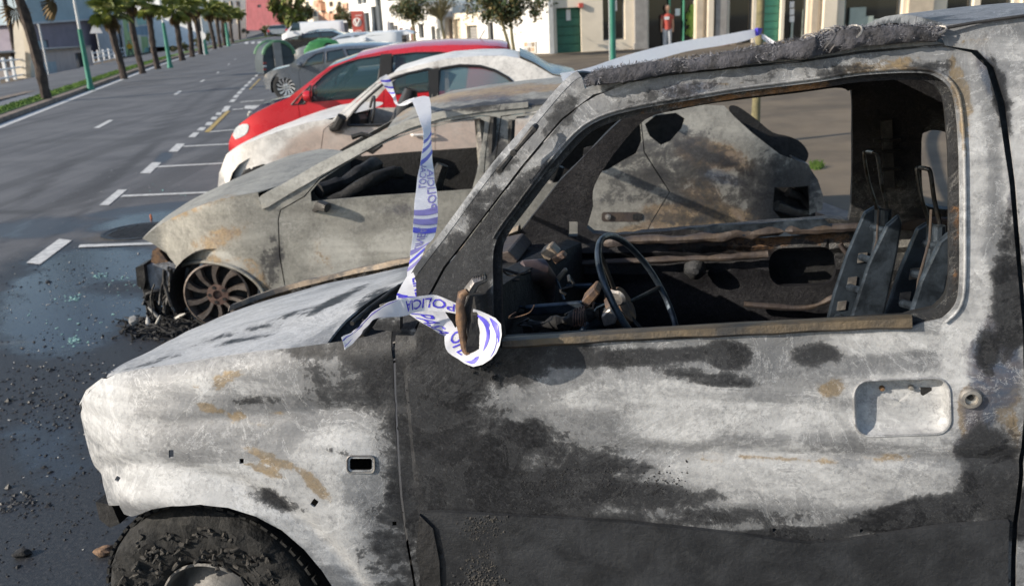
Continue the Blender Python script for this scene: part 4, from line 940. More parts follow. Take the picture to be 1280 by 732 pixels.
# ================================================================== PARKED CARS
def simple_car(nm,label,px_nose,px_tail,near_px,Yn,th,W_,paint,top,bottom,wins,doors=(),lofts=(),blobs=None,wheels=(),belt_z=.9,mirror=None,headlamp=None,group=None,glassm=None,step=.09,panes=True,tr=.7,ttr=.5,seat=True,tumble=.2,wr=.31,cr=.05,hooddt=.25):
    fr=Fr(AT(near_px[0],near_px[1],Yn),th)
    n0=fr.tz(*px_nose)[0]; t1=fr.tz(*px_tail)[0]; ins=ins_car(n0,t1,tr,ttr,lambda t:belt_z,tumble)
    root=thing(nm,label,'car',fr.w((n0+t1)/2,0,W_/2),group)
    pt=paint if blobs else paint
    build_car(root,fr,top,bottom,W_,pt,ins,step,wins,panes,doors,(),blobs,.01,glassm)
    for (n_,i0,i1,m_,c_,*dd) in lofts:
        loftx(n_,top[i0:i1+1],c_,m_,root,fr,ins,W_,blobs,dt=dd[0] if dd else 0.)
    for (x,y,*q) in wheels:
        c=fr.w(*fr.tz(x,y),.04); wheel(root,c,fr.n,q[0] if q else wr,.2,'alloy',q[1] if len(q)>1 else 10)
        t,z=fr.tz(x,y); mb=MB(); V=[]
        for k in range(13):
            a=R(-20+220*k/12)
            for w_ in(.03,.4): V.append(fr.w(t+(wr+.06)*math.cos(a),z+(wr+.06)*math.sin(a),w_))
        mb.add(V,[(2*k,2*k+2,2*k+3,2*k+1) for k in range(12)]); mb.out('arch_liner',M['soot'],root)
    mb=MB(); mb.prism(fr,[(n0+.5,.22),(t1-.3,.22),(t1-.3,.30),(n0+.5,.30)],.12,W_-.12); mb.out('underbody',M['soot'],root,False)
    if mirror:
        x,y,sx,sy=mirror; mb=MB(); c=fr.P(x,y,-.10)
        k=Yn/F; mb.lathe(c+fr.d*0,fr.d,[(.0001,-.06),(sy*k*.42,-.055),(sy*k*.5,-.02),(sy*k*.46,.03),(.0001,.045)],14); mb.tube([fr.P(x,y+sy*.3,-.05),fr.P(x-2,y+sy*.5,.03)],.02,6); mb.out('door_mirror',paint,root)
    if headlamp:
        p=[fr.tz(x,y,ins) for x,y in headlamp]; sheet('headlamp',fr,p,[],lambda t,z:ins(t,z)-.008,.05,M['lampglass'],root)
    return root,fr,ins
# scorched white hatchback
wt=[(272,236),(274,216),(279,203),(283,193),(305,181),(329,171),(355,162),(385,153),(408,149),(415,150),(432,134),(456,114),(474,99),(492,91),(523,81.5),(560,73),(600,70),(630,70),(650,73),(668,81),(690,94),(720,100),(729,110),(733,140),(735,175)]
wb=[(730,235),(700,245),(640,248),(600,250),(560,255),(400,258),(372,250),(366,232),(355,216),(343,208),(329,205),(316,209),(308,222),(306,242),(290,241),(276,240)]
ww=[[(435,157),(437,146),(450,131),(464,118),(478,106),(492,98),(510,92),(535,87),(541,88),(541,130),(541,150),(484,156)],
    [(548,150),(547,110),(550,86),(575,82),(600,83),(618,88),(634,97),(650,112),(660,130),(655,145)]]
WB_=[(2,385,185,50,22,-30,.95),(2,420,200,60,30,-15,.9),(2,470,190,80,40,0,.85),(2,420,165,40,10,-10,.6),(0,374,200,10,7,10,.9),(1,383,193,8,9,0,1),(0,400,196,7,6,20,.85),(0,340,196,10,2,10,.5),(0,425,158,14,9,-30,.7),(2,560,175,120,50,0,.8),(0,545,120,6,40,0,.7)]
wr_,wfr,wins_=simple_car('scorched_car','white hatchback with heat scorched brown wing, parked between the burnt hatchback and the red car','',None,(272,236),9.15,1.,1.7,M['white'],wt,wb,ww,[('front_door',[(404,160),(418,150),(470,104),(492,94),(535,84),(544,86),(544,150),(546,250),(405,254),(398,210)])],
   [('bonnet',1,8,M['white'],.05,.42),('roof',13,18,M['white'],.045)],WB_,[(329,242,.30)],.92,None,None,panes=False,cr=.05) if False else (None,None,None)
def mk(nm,label,nose,tail,near,Yn,th,W_,paint,top,bot,wins,**k):
    return simple_car(nm,label,nose,tail,near,Yn,th,W_,paint,top,bot,wins,**k)
wroot,wfr,wi=mk('scorched_hatchback','white hatchback with heat scorched brown front wing, parked behind the burnt hatchback',(272,236),(735,150),(272,236),9.15,1.,1.7,M['white'],wt,wb,ww,
   doors=[('front_door',[(404,162),(420,150),(470,105),(492,95),(535,84.5),(544,86),(544,150),(546,250),(405,254),(398,210)])],
   lofts=[('bonnet',1,8,M['white'],.04,.45),('roof',13,18,M['white'],.03)],blobs=WB_,wheels=[(329,240,.29)],belt_z=.90,panes=False,step=.06)
# rear glass, rear screen, front screen of the white car
sheet('window_pane',wfr,offs([wfr.tz(x,y,wi) for x,y in ww[1]],.01),[],lambda t,z:wi(t,z)+.012,.06,M['glassblue'],wroot)
loftx('rear_screen',[(650,70),(668,78),(690,92),(722,98)],.05,M['smokeglass'] if 'smokeglass' in M else M['glassblue'],wroot,wfr,wi,1.7)
mb=MB()
for w_ in ww: 
    P_=[wfr.w(*q,wi(*q)-.002) for q in dense([wfr.tz(x,y,wi) for x,y in w_],.05)]; mb=MB(); mb.tube(P_+[P_[0]],.016,6,False); mb.out('window_seal',M['blackplastic'],wroot)
mb=MB(); mb.prism(wfr,[wfr.tz(x,y,.1) for x,y in((536,88),(549,84),(548,156),(538,156))],.02,.06); mb.out('door_pillar_trim',M['blackplastic'],wroot,False)
c=wfr.P(464,143,.45); mb=MB(); e1=np.array([.25,0,.97]); e2=wfr.n; mb.tube([c+.19*(e1*math.cos(a)+e2*math.sin(a)*.9+wfr.d*.25*math.sin(a)) for a in np.linspace(0,6.2832,29)],.014,7,False); mb.out('steering_wheel',M['blackplastic'],wroot)
mb=MB(); mb.tube([wfr.P(440,150,.3),wfr.P(450,148,.6),wfr.P(455,146,1.2)],.09,10); mb.out('dashboard',M['blackplastic'],wroot)
mb=MB(); mb.tube([wfr.P(500,160,.45),wfr.P(510,130,.45),wfr.P(514,112,.45)],[.13,.11,.07],10); mb.out('seat',M['blackplastic'],wroot)
mb=MB(); P_=[wfr.P(428,146,-.08),wfr.P(422,158,-.05),wfr.P(414,161,.0)]; mb.tube(P_,[.05,.045,.03],8,noise_=.3,nsc=20); mb.out('melted_door_mirror',M['soot'],wroot)
# red people carrier
rt_=[(286,188),(286,178),(290,168),(300,155),(316,143),(342,130),(361,122),(386,103),(412,83),(445,71.5),(482,63.5),(521,58.5),(560,56.5),(599,56.5),(625,58),(634,60),(640,80),(645,130)]
rb_=[(645,190),(600,196),(420,205),(380,205),(354,200),(350,186),(340,176),(328,175),(320,182),(318,199),(295,196)]
rw_=[[(364,131),(376,118),(388,107),(386,120),(380,130)],[(390,127),(391,108),(404,95),(416,86),(432,79),(449,74),(478,69.5),(474,90),(471,110),(469,120),(440,123)],[(489,118),(490,90),(491,69),(520,66),(549,65.5),(572,68),(585,78),(580,110)]]
rroot,rfr,ri=mk('red_car','shiny red people carrier with red door mirror, undamaged, parked behind the white hatchback',(286,185),(645,130),(286,185),12.3,1.,1.75,M['paint_red'],rt_,rb_,rw_,
   doors=[('front_door',[(374,140),(372,130),(388,105),(412,86),(445,72.5),(484,65.5),(480,120),(478,200),(380,203),(376,180)])],
   lofts=[('bonnet',2,6,M['paint_red'],.05,.25),('windscreen',6,9,M['glass'],.05),('roof',9,15,M['paint_red'],.06)],wheels=[(336,200,.30)],belt_z=.97,mirror=(385,120,12,13),headlamp=cat([(291,171),(294,161),(301,156),(309,155),(311,159),(308,167),(300,172),(294,174)],4,True),glassm=M['tintglass'] if 'tintglass' in M else None)
mb=MB(); mb.prism(rfr,[rfr.tz(x,y,.05) for x,y in((476,68),(490,67),(489,122),(472,122))],.015,.05); mb.out('door_pillar_trim',M['blackplastic'],rroot,False)
mb=MB(); mb.tube([rfr.P(598,53,.85),rfr.P(600,48,.85),rfr.P(606,38,.85)],.008,5); mb.out('aerial',M['blackplastic'],rroot)
mb=MB(); mb.tube([rfr.P(408,122,.3),rfr.P(425,108,.5),rfr.P(445,84,.6)],[.05,.05,.05],8); mb.out('seat',M['tan'],rroot)
for (rr_,ff_,x,y,k) in((rroot,rfr,470,135,1.),(wroot,wfr,528,168,.8)):
    mb=MB(); c=ff_.P(x,y,-.02); mb.tube([c-ff_.d*.11,c-ff_.d*.09+ff_.n*.03,c+ff_.d*.09+ff_.n*.03,c+ff_.d*.11],.014,6); mb.out('door_handle',M['paint_red'] if rr_ is rroot else M['white'],rr_)
# low dark blue car just showing behind the red bonnet
dt_=[(308,150),(309,143),(316,138),(326,131),(352,123),(380,118),(410,100),(440,90),(500,84),(560,86),(600,100),(615,130)]
db_=[(612,160),(560,166),(400,172),(372,172),(366,160),(352,155),(338,160),(334,172),(315,165)]
dr_,dfr,di=mk('dark_blue_car','low dark blue car, only its bonnet and lamp showing past the red bonnet',(308,148),(615,130),(308,148),15.4,1.,1.7,M['paint_dark'],dt_,db_,[[(420,112),(430,98),(500,90),(560,94),(575,110)]],lofts=[('bonnet',1,5,M['paint_dark'],.03,.2),('windscreen',5,7,M['glass'],.04),('roof',7,10,M['paint_dark'],.04)],belt_z=.85,step=.12,headlamp=[(309,145),(311,139),(316,140),(314,145)])
# grey estate
gt=[(329,108),(329,99),(332,93),(340,88),(361,83),(366,78),(380,68),(404,61),(430,58),(461,57),(500,58),(530,62),(545,75),(548,95)]
gb_=[(545,108),(500,110),(372,122),(369,108),(363,99),(356,97),(348,100),(345,113),(332,111)]
gw=[[(378,84),(384,75),(394,68),(405,65),(404,79)],[(408,78),(408,65),(428,61.5),(432,71)],[(435,70),(432,62),(470,60.5),(500,62),(515,70),(480,72)]]
groot,gfr,gi=mk('grey_estate_car','dark silver grey estate car with multi spoke alloy wheel, parked beyond the red car',(329,105),(548,95),(329,105),21.5,1.,1.75,M['paint_grey'],gt,gb_,gw,
   doors=[('front_door',[(373,90),(376,84),(382,74),(392,67),(405,63.5),(406,90),(406,112),(376,114)])],
   lofts=[('bonnet',1,5,M['paint_silver'],.05,.2),('windscreen',5,7,M['glass'],.05),('roof',7,11,M['paint_grey'],.06)],wheels=[(357,109,.32,12)],belt_z=.95,mirror=(375,81,7,6),step=.12,tumble=.25)
# smaller cars and vans beyond
def far_car(nm,label,x0,x1,yb,yt,paint,kind='car',W_=1.75,th=1.,cat2=None,group=None,bands=None):
    Y=float(G(x0,yb)[1]); fr=Fr(G(x0,yb),th); L=fr.tz(x1,yb-2)[0]; z=lambda y: fr.tz((x0+x1)/2,y)[1]; H_=max(1.3,z(yt))
    root=thing(nm,label,cat2 or kind,fr.w(L/2,0,W_/2),group)
    if kind=='van': top=[(0,.45),(.02,.9),(.35,1.05),(.95,H_*.93),(1.3,H_),(L-.1,H_),(L,H_-.15)]; win=[[(.7,1.15),(1.02,1.75),(1.55,1.75),(1.55,1.15)]]
    elif kind=='pickup': top=[(0,.5),(.03,.95),(.6,1.1),(1.3,1.15),(1.75,H_-.05),(2.0,H_),(3.3,H_),(3.55,H_-.1),(3.7,1.2),(L,1.15),(L,1.0)]; win=[[(1.55,1.2),(1.95,H_-.12),(2.5,H_-.1),(2.5,1.2)],[(2.6,1.2),(2.6,H_-.1),(3.2,H_-.1),(3.4,1.2)]]
    else: top=[(0,.45),(.03,.72),(.35,.86),(1.0,.98),(1.25,1.0),(1.85,H_-.08),(2.3,H_),(3.1,H_-.02),(3.6,H_-.22),(L-.05,.98),(L,.8)]; win=[[(1.45,1.0),(1.95,H_-.13),(2.4,H_-.08),(2.45,1.0)],[(2.55,1.0),(2.52,H_-.08),(3.05,H_-.1),(3.4,1.05)]]
    a=.8;b=L-.8; bot=[(L,.35),(L-.03,.28)]+arc((b,.30),.34,0,180,8)+arc((a,.30),.34,0,180,8)+[(.05,.28)]
    bot=[(L,.35),(L-.03,.28)]+[(b+.34*math.cos(R(q)),.30+.34*math.sin(R(q))) for q in range(0,181,22)]+[(a+.34*math.cos(R(q)),.30+.34*math.sin(R(q))) for q in range(0,181,22)]+[(.05,.28)]
    ins=ins_car(0,L,.6,.4,lambda t:1.0,.2 if kind=='car' else .06)
    build_car(root,fr,top,bot,W_,paint,ins,.16,win,True,(),(),None,0.,conv=False,trim=False)
    def L3(nm_,i0,i1,m_,c):
        p=dense(top[i0:i1+1],.2,False); A=[[fr.w(t,zz+c*(1-abs(2*k/8-1)**2.4),lerp(ins(t,zz),W_-ins(t,zz),k/8)) for k in range(9)] for t,zz in p]; grid(nm_,A,m_,root)
    if kind=='van': L3('front',0,2,paint,.02);L3('windscreen',2,3,M['glass'],.03);L3('roof',3,5,paint,.05);L3('rear',5,6,paint,0)
    elif kind=='pickup': L3('bonnet',0,3,paint,.03);L3('windscreen',3,4,M['glass'],.03);L3('roof',4,7,paint,.04);L3('load_cover',7,10,M['blackplastic'],0)
    else: L3('bonnet',0,4,paint,.03);L3('windscreen',4,5,M['glass'],.03);L3('roof',5,7,paint,.04);L3('rear',7,10,M['glass'],.02)
    for q in(a,b): wheel(root,fr.w(q,.30,.05),fr.n,.30,.2,'alloy',6)
    mb=MB(); mb.prism(fr,[(.02,.25),(L-.02,.25),(L-.02,.5),(.02,.5)],.15,W_-.15); mb.out('underbody',M['soot'],root,False)
    mb=MB(); c=fr.w(1.45 if kind=='car' else 1.0 if kind=='van' else 1.7,1.08,-.08); mb.box(c,(.12,.16,.13)); mb.out('door_mirror',paint,root,False)
    return root,fr
far_car('silver_car','pale silver car parked behind the grey estate roof, nose by the bin',366,470,89,62,M['paint_silver'],'car')
far_car('black_car','black car parked beyond the silver one, third roof from the white van',345,440,74,47,M['paint_black'],'car')
far_car('navy_car','dark navy car with curved roof parked right in front of the white van',352,436,67,40,M['paint_dark'],'car')
far_car('white_van','long white panel van parked beyond the row of dark cars',353,432,59,28,M['paint_white'],'van',2.0,cat2='van')
far_car('white_pickup','white pickup cab with dark rear window, parked beside the green bottle bank',405,505,88,44,M['paint_white'],'pickup',1.8,cat2='pickup')
# distant car on the road, seen from behind
def rear_car():
    p0=G(316,47.5); d=Vector((-.22,1,0)).normalized(); root=thing('pale_blue_car','pale blue car driving away far down the road','car',p0+np.array([.9,2,0]))
    f=Fr(p0,0); f2=Fr(p0,90)
    X=np.array([1,0,0.]);Yv=np.array([-.2,.98,0]);Z=np.array([0,0,1.])
    sec=[(0,.35,.85),(.0,.95,.9),(.35,1.05,.86),(.9,1.5,.66),(2.4,1.52,.66),(3.1,1.0,.82),(4.2,.85,.86),(4.3,.4,.8)]
    A=[]
    for (y,z,hw) in sec: A.append([p0+X*(1.75*2)+Yv*y+X*a+Z*b for a,b in((-hw*1.7,.3),(-hw*1.7,z*.6),(-hw*1.55,z-.06),(-hw*.9,z),(hw*.9,z),(hw*1.55,z-.06),(hw*1.7,z*.6),(hw*1.7,.3))])
    grid('body',A,M['paint_silver'],root); 
    mb=MB(); mb.add([p0+X*3.5+Yv*.28+X*a+Z*b+Yv*((b-1)*.9-.04) for a,b in((-1.2,1.05),(1.2,1.05),(1.0,1.44),(-1.0,1.44))],[(0,1,2,3)]); mb.out('rear_screen',M['glass'],root,False)
    for s in(-1,1):
        mb=MB(); mb.box(p0+X*(3.5+s*1.15)+Z*.3,(.4,.6,.6)); mb.out('wheel',M['tyreok'],root,False)
        mb=MB(); mb.box(p0+X*(3.5+s*1.25)+Z*.8+Yv*-.02,(.3,.05,.3)); mb.out('tail_lamp',M['paint_red'],root,False)
rear_car()

# ================================================================== BARRIER TAPE
def ribbon(name,rows,parent,mat_=None,nsub=8,ncross=8,curl=0.,text=(),stripes=()):
    """rows: (xL,yL,YL,xR,yR,YR)"""
    rr=cat(rows,nsub); A=[]
    for i,r in enumerate(rr):
        a=AT(r[0],r[1],r[2]); b=AT(r[3],r[4],r[5]); row=[]
        n=np.cross(b-a,np.array([0,0,1.])); n/=np.linalg.norm(n)+1e-9
        for k in range(ncross+1):
            v=k/ncross; p=lerp(a,b,v)+n*curl*math.sin(math.pi*v)+n*.0012*math.sin(i*.9+v*5)
            row.append(p)
        A.append(row)
    A=np.array(A); o=grid(name,A,mat_ or M['tape'],parent,solid=.0008)
    n_,m_=A.shape[:2]
    def at(u,v,h=.0012):
        u=min(max(u,0),1)*(n_-1); v=min(max(v,0),1)*(m_-1); i=min(int(u),n_-2); j=min(int(v),m_-2); fu,fv=u-i,v-j
        p=(A[i,j]*(1-fu)+A[i+1,j]*fu)*(1-fv)+(A[i,j+1]*(1-fu)+A[i+1,j+1]*fu)*fv
        nn=np.cross(A[i+1,j]-A[i,j],A[i,j+1]-A[i,j]); nn/=np.linalg.norm(nn)+1e-9
        if nn@(CAM-p)<0: nn=-nn
        return p+nn*h
    for (s,u0,u1,v0,v1,flip,m2) in text:
        cu=bpy.data.curves.new('t','FONT'); cu.body=s; cu.resolution_u=2; cu.offset=.012
        to=bpy.data.objects.new('t',cu); me=bpy.data.meshes.new_from_object(to); V=np.array([v.co[:] for v in me.vertices]); Fc=[tuple(p.vertices) for p in me.polygons]
        bpy.data.objects.remove(to); bpy.data.meshes.remove(me)
        x0,x1=V[:,0].min(),V[:,0].max(); y0,y1=V[:,1].min(),V[:,1].max()
        W3=[]
        for x,y,_z in V:
            a=(x-x0)/(x1-x0); b=(y-y0)/(y1-y0)
            if flip: a=1-a;b=1-b
            W3.append(at(lerp(u0,u1,a),lerp(v0,v1,b)))
        obj('tape_lettering',W3,Fc,m2,o,False)
    for (u0,v0,u1,v1,w_,m2) in stripes:
        P_=[]
        for k in range(13):
            s=k/12; u=lerp(u0,u1,s)+.25*w_*math.sin(math.pi*s); v=lerp(v0,v1,s); P_.append((at(u-w_/2,v,.0010),at(u+w_/2,v,.0010)))
        V=[q for pr in P_ for q in pr]; obj('tape_stripe',V,[(2*k,2*k+1,2*k+3,2*k+2) for k in range(12)],m2,o,False)
    return o
TP=thing('police_tape','white and blue police tape hanging from the burnt hatchback roof to the melted mirror','barrier tape',AT(560,400,1.75))
B_,L_=M['tapeblue'],M['tapelav']
hang=[(515,127,4.9,536,121,4.95),(518,133,4.75,538,127,4.8),(523,146,4.3,539,140,4.4),(529,166,3.9,539,165,4.0),(528,188,3.5,540,190,3.6),(522,222,3.1,543,222,3.15),(518,256,2.75,547,250,2.8),(516,290,2.45,545,290,2.5),(512,325,2.2,531,311,2.25),(508,348,2.02,521,338,2.04)]
ribbon('hanging_strip',hang,TP,text=[('LOCAL',.60,.50,.1,.5,False,L_),('POLICIA',.70,.52,.55,.95,False,L_),('LINEA',.86,.76,.2,.6,False,L_)],
  stripes=[(.34,1,.40,0,.022,B_),(.39,1,.45,0,.022,B_),(.44,1,.50,0,.022,B_),(.70,0,.70,1,.022,L_),(.735,0,.735,1,.022,L_),(.77,0,.77,1,.022,B_),(.86,0,.85,1,.02,L_),(.90,0,.89,1,.02,B_),(.94,0,.93,1,.02,L_)])
low=[(508,346,1.99,521,337,1.99),(499,362,1.93,533,354,1.93),(496,374,1.89,545,374,1.88),(508,390,1.84,560,395,1.83),(534,407,1.82,571,412,1.80),(557,421,1.81,581,426,1.79)]
ribbon('lettered_strip',low,TP,text=[('LINEA',.10,.44,.52,.92,False,B_),('NO PASAR',.36,1.0,.04,.62,False,B_)],stripes=[(.30,.0,.36,.3,.05,B_),(.34,.05,.40,.35,.04,L_)])
upr=[(572,380,1.79,571,392,1.79),(545,369,1.80,540,388,1.80),(520,371,1.795,520,390,1.80),(505,373,1.79,505,395,1.79),(488,377,1.78,492,396,1.79),(466,390,1.76,470,398,1.78),(452,405,1.74,456,411,1.76),(440,415,1.72,445,425,1.73),(427,421,1.71,431,437,1.71)]
ribbon('tail_strip',upr,TP,text=[('POLICIA',.02,.36,.15,.8,False,B_)],stripes=[(.50,.02,.80,.02,.16,L_),(.62,.1,.84,.2,.10,B_),(.88,.1,1.,.3,.05,B_),(.90,.6,1.,.8,.03,B_)])
loop=[(556,420,1.80,576,404,1.80),(556,430,1.79,580,416,1.79),(560,440,1.78,583,430,1.785),(572,448,1.765,588,436,1.775),(591,458,1.74,600,436,1.76),(613,449,1.725,597,428,1.76),(625,431,1.72,600,416,1.76),(626,405,1.74,598,404,1.765),(610,393,1.76,594,396,1.77),(592,386,1.765,591,396,1.78)]
ribbon('loop_round_mirror',loop,TP,nsub=2,text=[('OLE',.05,.33,.9,.3,False,B_)],stripes=[(.62,.05,.78,.25,.13,B_),(.66,.5,.84,.55,.22,B_),(.40,.1,.46,.5,.05,B_)])
fold=[(538,122,4.95,515,127,4.9),(530,120,5.1,507,127,5.05),(520,122,5.3,503,130,5.25)]
ribbon('fold_over_roof',fold,TP)
t2=[(474,98,7.6,483,93,7.6),(479,106,7.6,490,104,7.6),(484,113,7.6,492,112,7.6),(490,121,7.5,494,118,7.5),(495,131,7.4,498,130,7.4),(505,132,6.4,507,126,6.4),(516,127,5.3,518,122,5.3)]
ribbon('far_strip',t2,TP,stripes=[(.08,0,.12,1,.04,B_),(.22,0,.28,1,.05,B_),(.40,0,.46,1,.04,B_)])
TP2=thing('barrier_tape','white barrier tape stretched behind the off-roader roof and tied round the thin tree trunk','barrier tape',AT(945,50,10.9))
a2=[(700,92,5.0,706,108,5.0),(735,85,5.5,745,99,5.5),(782,69.5,6.3,790,85,6.3),(847,53,8.0,852,66,8.0),(900,44.5,9.6,903,57,9.6),(930,39,10.5,932,51,10.5),(947,36,10.85,947,45,10.85)]
ribbon('stretched_strip',a2,TP2); 
ribbon('knot',[(943,36,10.8,944,45,10.8),(948,35,10.75,947,45,10.75),(953,36,10.85,951,43,10.85)],TP2,mat_=B_)
ribbon('loose_end',[(952,42,10.8,952,48,10.8),(962,48,10.7,962,56,10.7),(976,57,10.5,974,64,10.5)],TP2)

# ================================================================== GROUND
def noise_mats():
    q=N('asphalt'); at=q.n('ShaderNodeVertexColor',layer_name='burn'); sp=q.n('ShaderNodeSeparateColor'); q.t.links.new(at.outputs[0],sp.inputs[0])
    big=q.noise(.9,7,.6,.4); mid=q.noise(5,8,.65,.4); fine=q.noise(70,5,.7); spk=q.noise(260,3,.6); _m=q.n('ShaderNodeMapping'); q.t.links.new(q.pos,_m.inputs[0]); _m.inputs['Rotation'].default_value=(0,0,-.215); _m.inputs['Scale'].default_value=(1.6,.05,1); st=q.noise(1.6,5,.6,.3,vec=_m.outputs[0])
    col=q.mix(q.ramp(big,.35,.65),(.078,.080,.088),(.118,.120,.127)); col=q.mix(q.ramp(st,.50,.62,0,.62),col,(.045,.046,.05)); col=q.mix(q.ramp(st,.46,.36,0,.35),col,(.15,.15,.155)); col=q.mix(q.ramp(spk,.5,.75,0,.5),col,(.16,.16,.165)); col=q.mix(q.ramp(spk,.5,.3,0,.5),col,(.03,.03,.032))
    def mk_(a,amp,g): return q.ramp(q.math('ADD',a,q.math('MULTIPLY',q.math('SUBTRACT',q.math('ADD',q.math('MULTIPLY',mid,.7),q.math('MULTIPLY',fine,.3)),.5),amp)),.5-g,.5+g)
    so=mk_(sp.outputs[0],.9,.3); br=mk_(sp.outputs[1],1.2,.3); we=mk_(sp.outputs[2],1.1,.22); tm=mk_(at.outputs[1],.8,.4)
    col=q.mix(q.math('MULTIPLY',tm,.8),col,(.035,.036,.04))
    col=q.mix(so,col,q.mix(q.ramp(fine,.45,.7),(.013,.014,.017),(.05,.05,.053)))
    col=q.mix(br,col,(.085,.07,.055)); col=q.mix(q.math('MULTIPLY',we,.75),col,(.022,.024,.03))
    ro=q.math('ADD',.8,q.math('MULTIPLY',so,-.26)); ro=q.math('ADD',ro,q.math('MULTIPLY',we,-.34)); ro=q.math('MAXIMUM',q.math('ADD',ro,q.math('MULTIPLY',q.math('SUBTRACT',fine,.5),.3)),.14)
    h=q.math('ADD',q.math('MULTIPLY',spk,.5),q.math('MULTIPLY',fine,.5)); h=q.math('MULTIPLY',h,q.math('SUBTRACT',1.,q.math('MULTIPLY',we,.75))); q.bump(h,.55,.006)
    q.done(col,ro); q.b.inputs['Specular IOR Level'].default_value=.6; return q.m
M['asphalt']=noise_mats()
M['asphalt2']=mat('service_road_asphalt',(.17,.18,.20),.85,0,.2,.8,.2,40)
M['grass']=mat('verge_grass',(.12,.20,.035),.9,0,.4,3,.6,60,c2=(.06,.12,.02))
M['kerb']=mat('kerb_stone',(.24,.19,.15),.85,0,.4,5,.4,40,c2=(.13,.105,.09))
M['pave']=mat('pavement',(.185,.15,.11),.95,0,.25,.6,.25,50,c2=(.11,.092,.072))  # lowered tone and darker patches stand in for shade on the plaza
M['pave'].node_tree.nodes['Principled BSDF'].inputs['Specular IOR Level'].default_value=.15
M['greenpath']=mat('green_cycle_path',(.15,.23,.20),.85,0,.2,1)
M['marking']=mat('worn_white_marking',(.62,.62,.60),.7,0,.4,16,.2,60,c2=(.40,.40,.40))
M['yellow']=mat('yellow_marking',(.50,.34,.08),.7,0,.4,16,c2=(.25,.20,.11))
GB=[(0,200,276,100,14,-5,.75),(0,80,335,120,34,-12,.85),(2,70,400,90,50,0,.8),(2,150,330,120,24,0,.8),(2,60,560,60,60,0,.55),(0,60,620,300,170),(0,130,480,260,120),(0,110,400,200,60,0,.95),(0,180,345,150,34,0,.8),(0,60,350,60,24,-35,.6),(0,250,420,60,60),(0,700,300,600,25,0,.3),(0,430,330,200,60),
 (2,45,285,80,14,-5,.8),(2,200,276,90,12,-6,1.1),(2,190,262,90,7,-6,1.),(2,70,350,70,20,-12,.85),(2,100,330,50,12,0,.9),(2,140,385,80,22,0,.75),(2,60,430,70,22,0,.65),(2,30,540,60,20,0,.45),(2,205,197,14,8,-30,.8),(2,120,570,60,30,0,.4),(2,240,325,60,10,0,.6),
 (1,150,290,26,9,0,.8),(1,30,428,40,5,0,.7),(1,120,300,20,6,0,.6),(1,20,385,30,6,0,.5),
 (3,110,235,60,7,-38,.7),(3,60,265,50,5,-40,.6),(3,230,140,80,4,-36,.7),(3,200,150,80,3,-40,.6),(3,0,265,80,3,0,.8),(3,150,215,90,6,-38,.9),(3,90,275,60,5,-38,.8),(3,60,225,60,8,-38,.7),(3,280,125,50,4,-38,.7),(3,130,175,200,3,-2,.5),(3,100,200,200,3,-2,.4),(0,20,290,60,6,-40,.5),(3,270,110,60,3,-35,.6)]  # near-level bands paint shadows across the road; slanted ones are tyre marks
def axis(segs):
    o=[segs[0][0]]
    for a,b,s in segs:
        n=max(1,round((b-a)/s)); o+= [a+(b-a)*(k+1)/n for k in range(n)]
    return o
xs=axis([(-400,-60,30),(-60,-16,1.5),(-16,-6,.2),(-6,4,.1),(4,8,.5),(8,60,5),(60,400,40)]); ys=axis([(-30,0,5),(0,1.5,.3),(1.5,14,.09),(14,30,.25),(30,80,1.5),(80,300,15),(300,1500,150)])
A=[[(x,y,-.02*0 if True else 0) for y in ys] for x in xs]
def bend(Y): return .00095*max(0,min(Y,140)-40)**2
def zl(Y): return -min(1.3,.019*max(0,Y-24))
A=[[(x,y,(zl(y)-.25)*sstep(-10,-16,x+.25*y-bend(y)-0*y)-(0) if x+.25*y-bend(y)<-10.2 else 0.) for y in ys] for x in xs]
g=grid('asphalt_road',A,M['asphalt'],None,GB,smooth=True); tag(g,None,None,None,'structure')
def strip(name,c0,c1,z,mat_,Y0=-5,Y1=260,d=-.25,kind='structure',zf=None,th=.0,bd=True):
    Ys=[Y0+(Y1-Y0)*(k/90)**1.6 for k in range(91)]; A=[]
    for y in Ys:
        b_=bend(y) if bd else 0; zz=z+(zf(y) if zf else 0); r=[(c0+d*y+b_,y,zz),(c1+d*y+b_,y,zz)]
        if th: r=[(r[0][0],y,zz-th)]+r+[(r[1][0],y,zz-th)]
        A.append(r)
    o=grid(name,A,mat_,None,smooth=False); tag(o,None,None,None,kind); return o
cx=lambda x,y:float(G(x,y)[0]+.25*G(x,y)[1])
c_w0,c_w1=cx(0,156),cx(0,161); c_k=cx(0,149); c_g=cx(0,140); c_s=cx(0,127); c_k2=cx(0,123); c_b=cx(0,116); c_p=cx(0,105)
strip('road_edge_line',c_w0,c_w1,.006,M['marking'])
strip('kerb',c_k,c_w0-.12,.10,M['kerb'],th=.14); strip('verge',c_g,c_k-.01,.12,M['grass'],th=.16)
strip('service_road',c_s,c_g-.01,.03,M['asphalt2'],th=.0,zf=lambda y:zl(y)*.3)
strip('service_kerb',c_k2,c_s-.01,.10,M['kerb'],th=.2,zf=lambda y:zl(y)*.7)
strip('cycle_path',c_b,c_k2-.01,.06,M['greenpath'],zf=zl,th=.1); strip('promenade',c_b-16,c_b-.01,.05,M['pave'],zf=zl,th=.1)
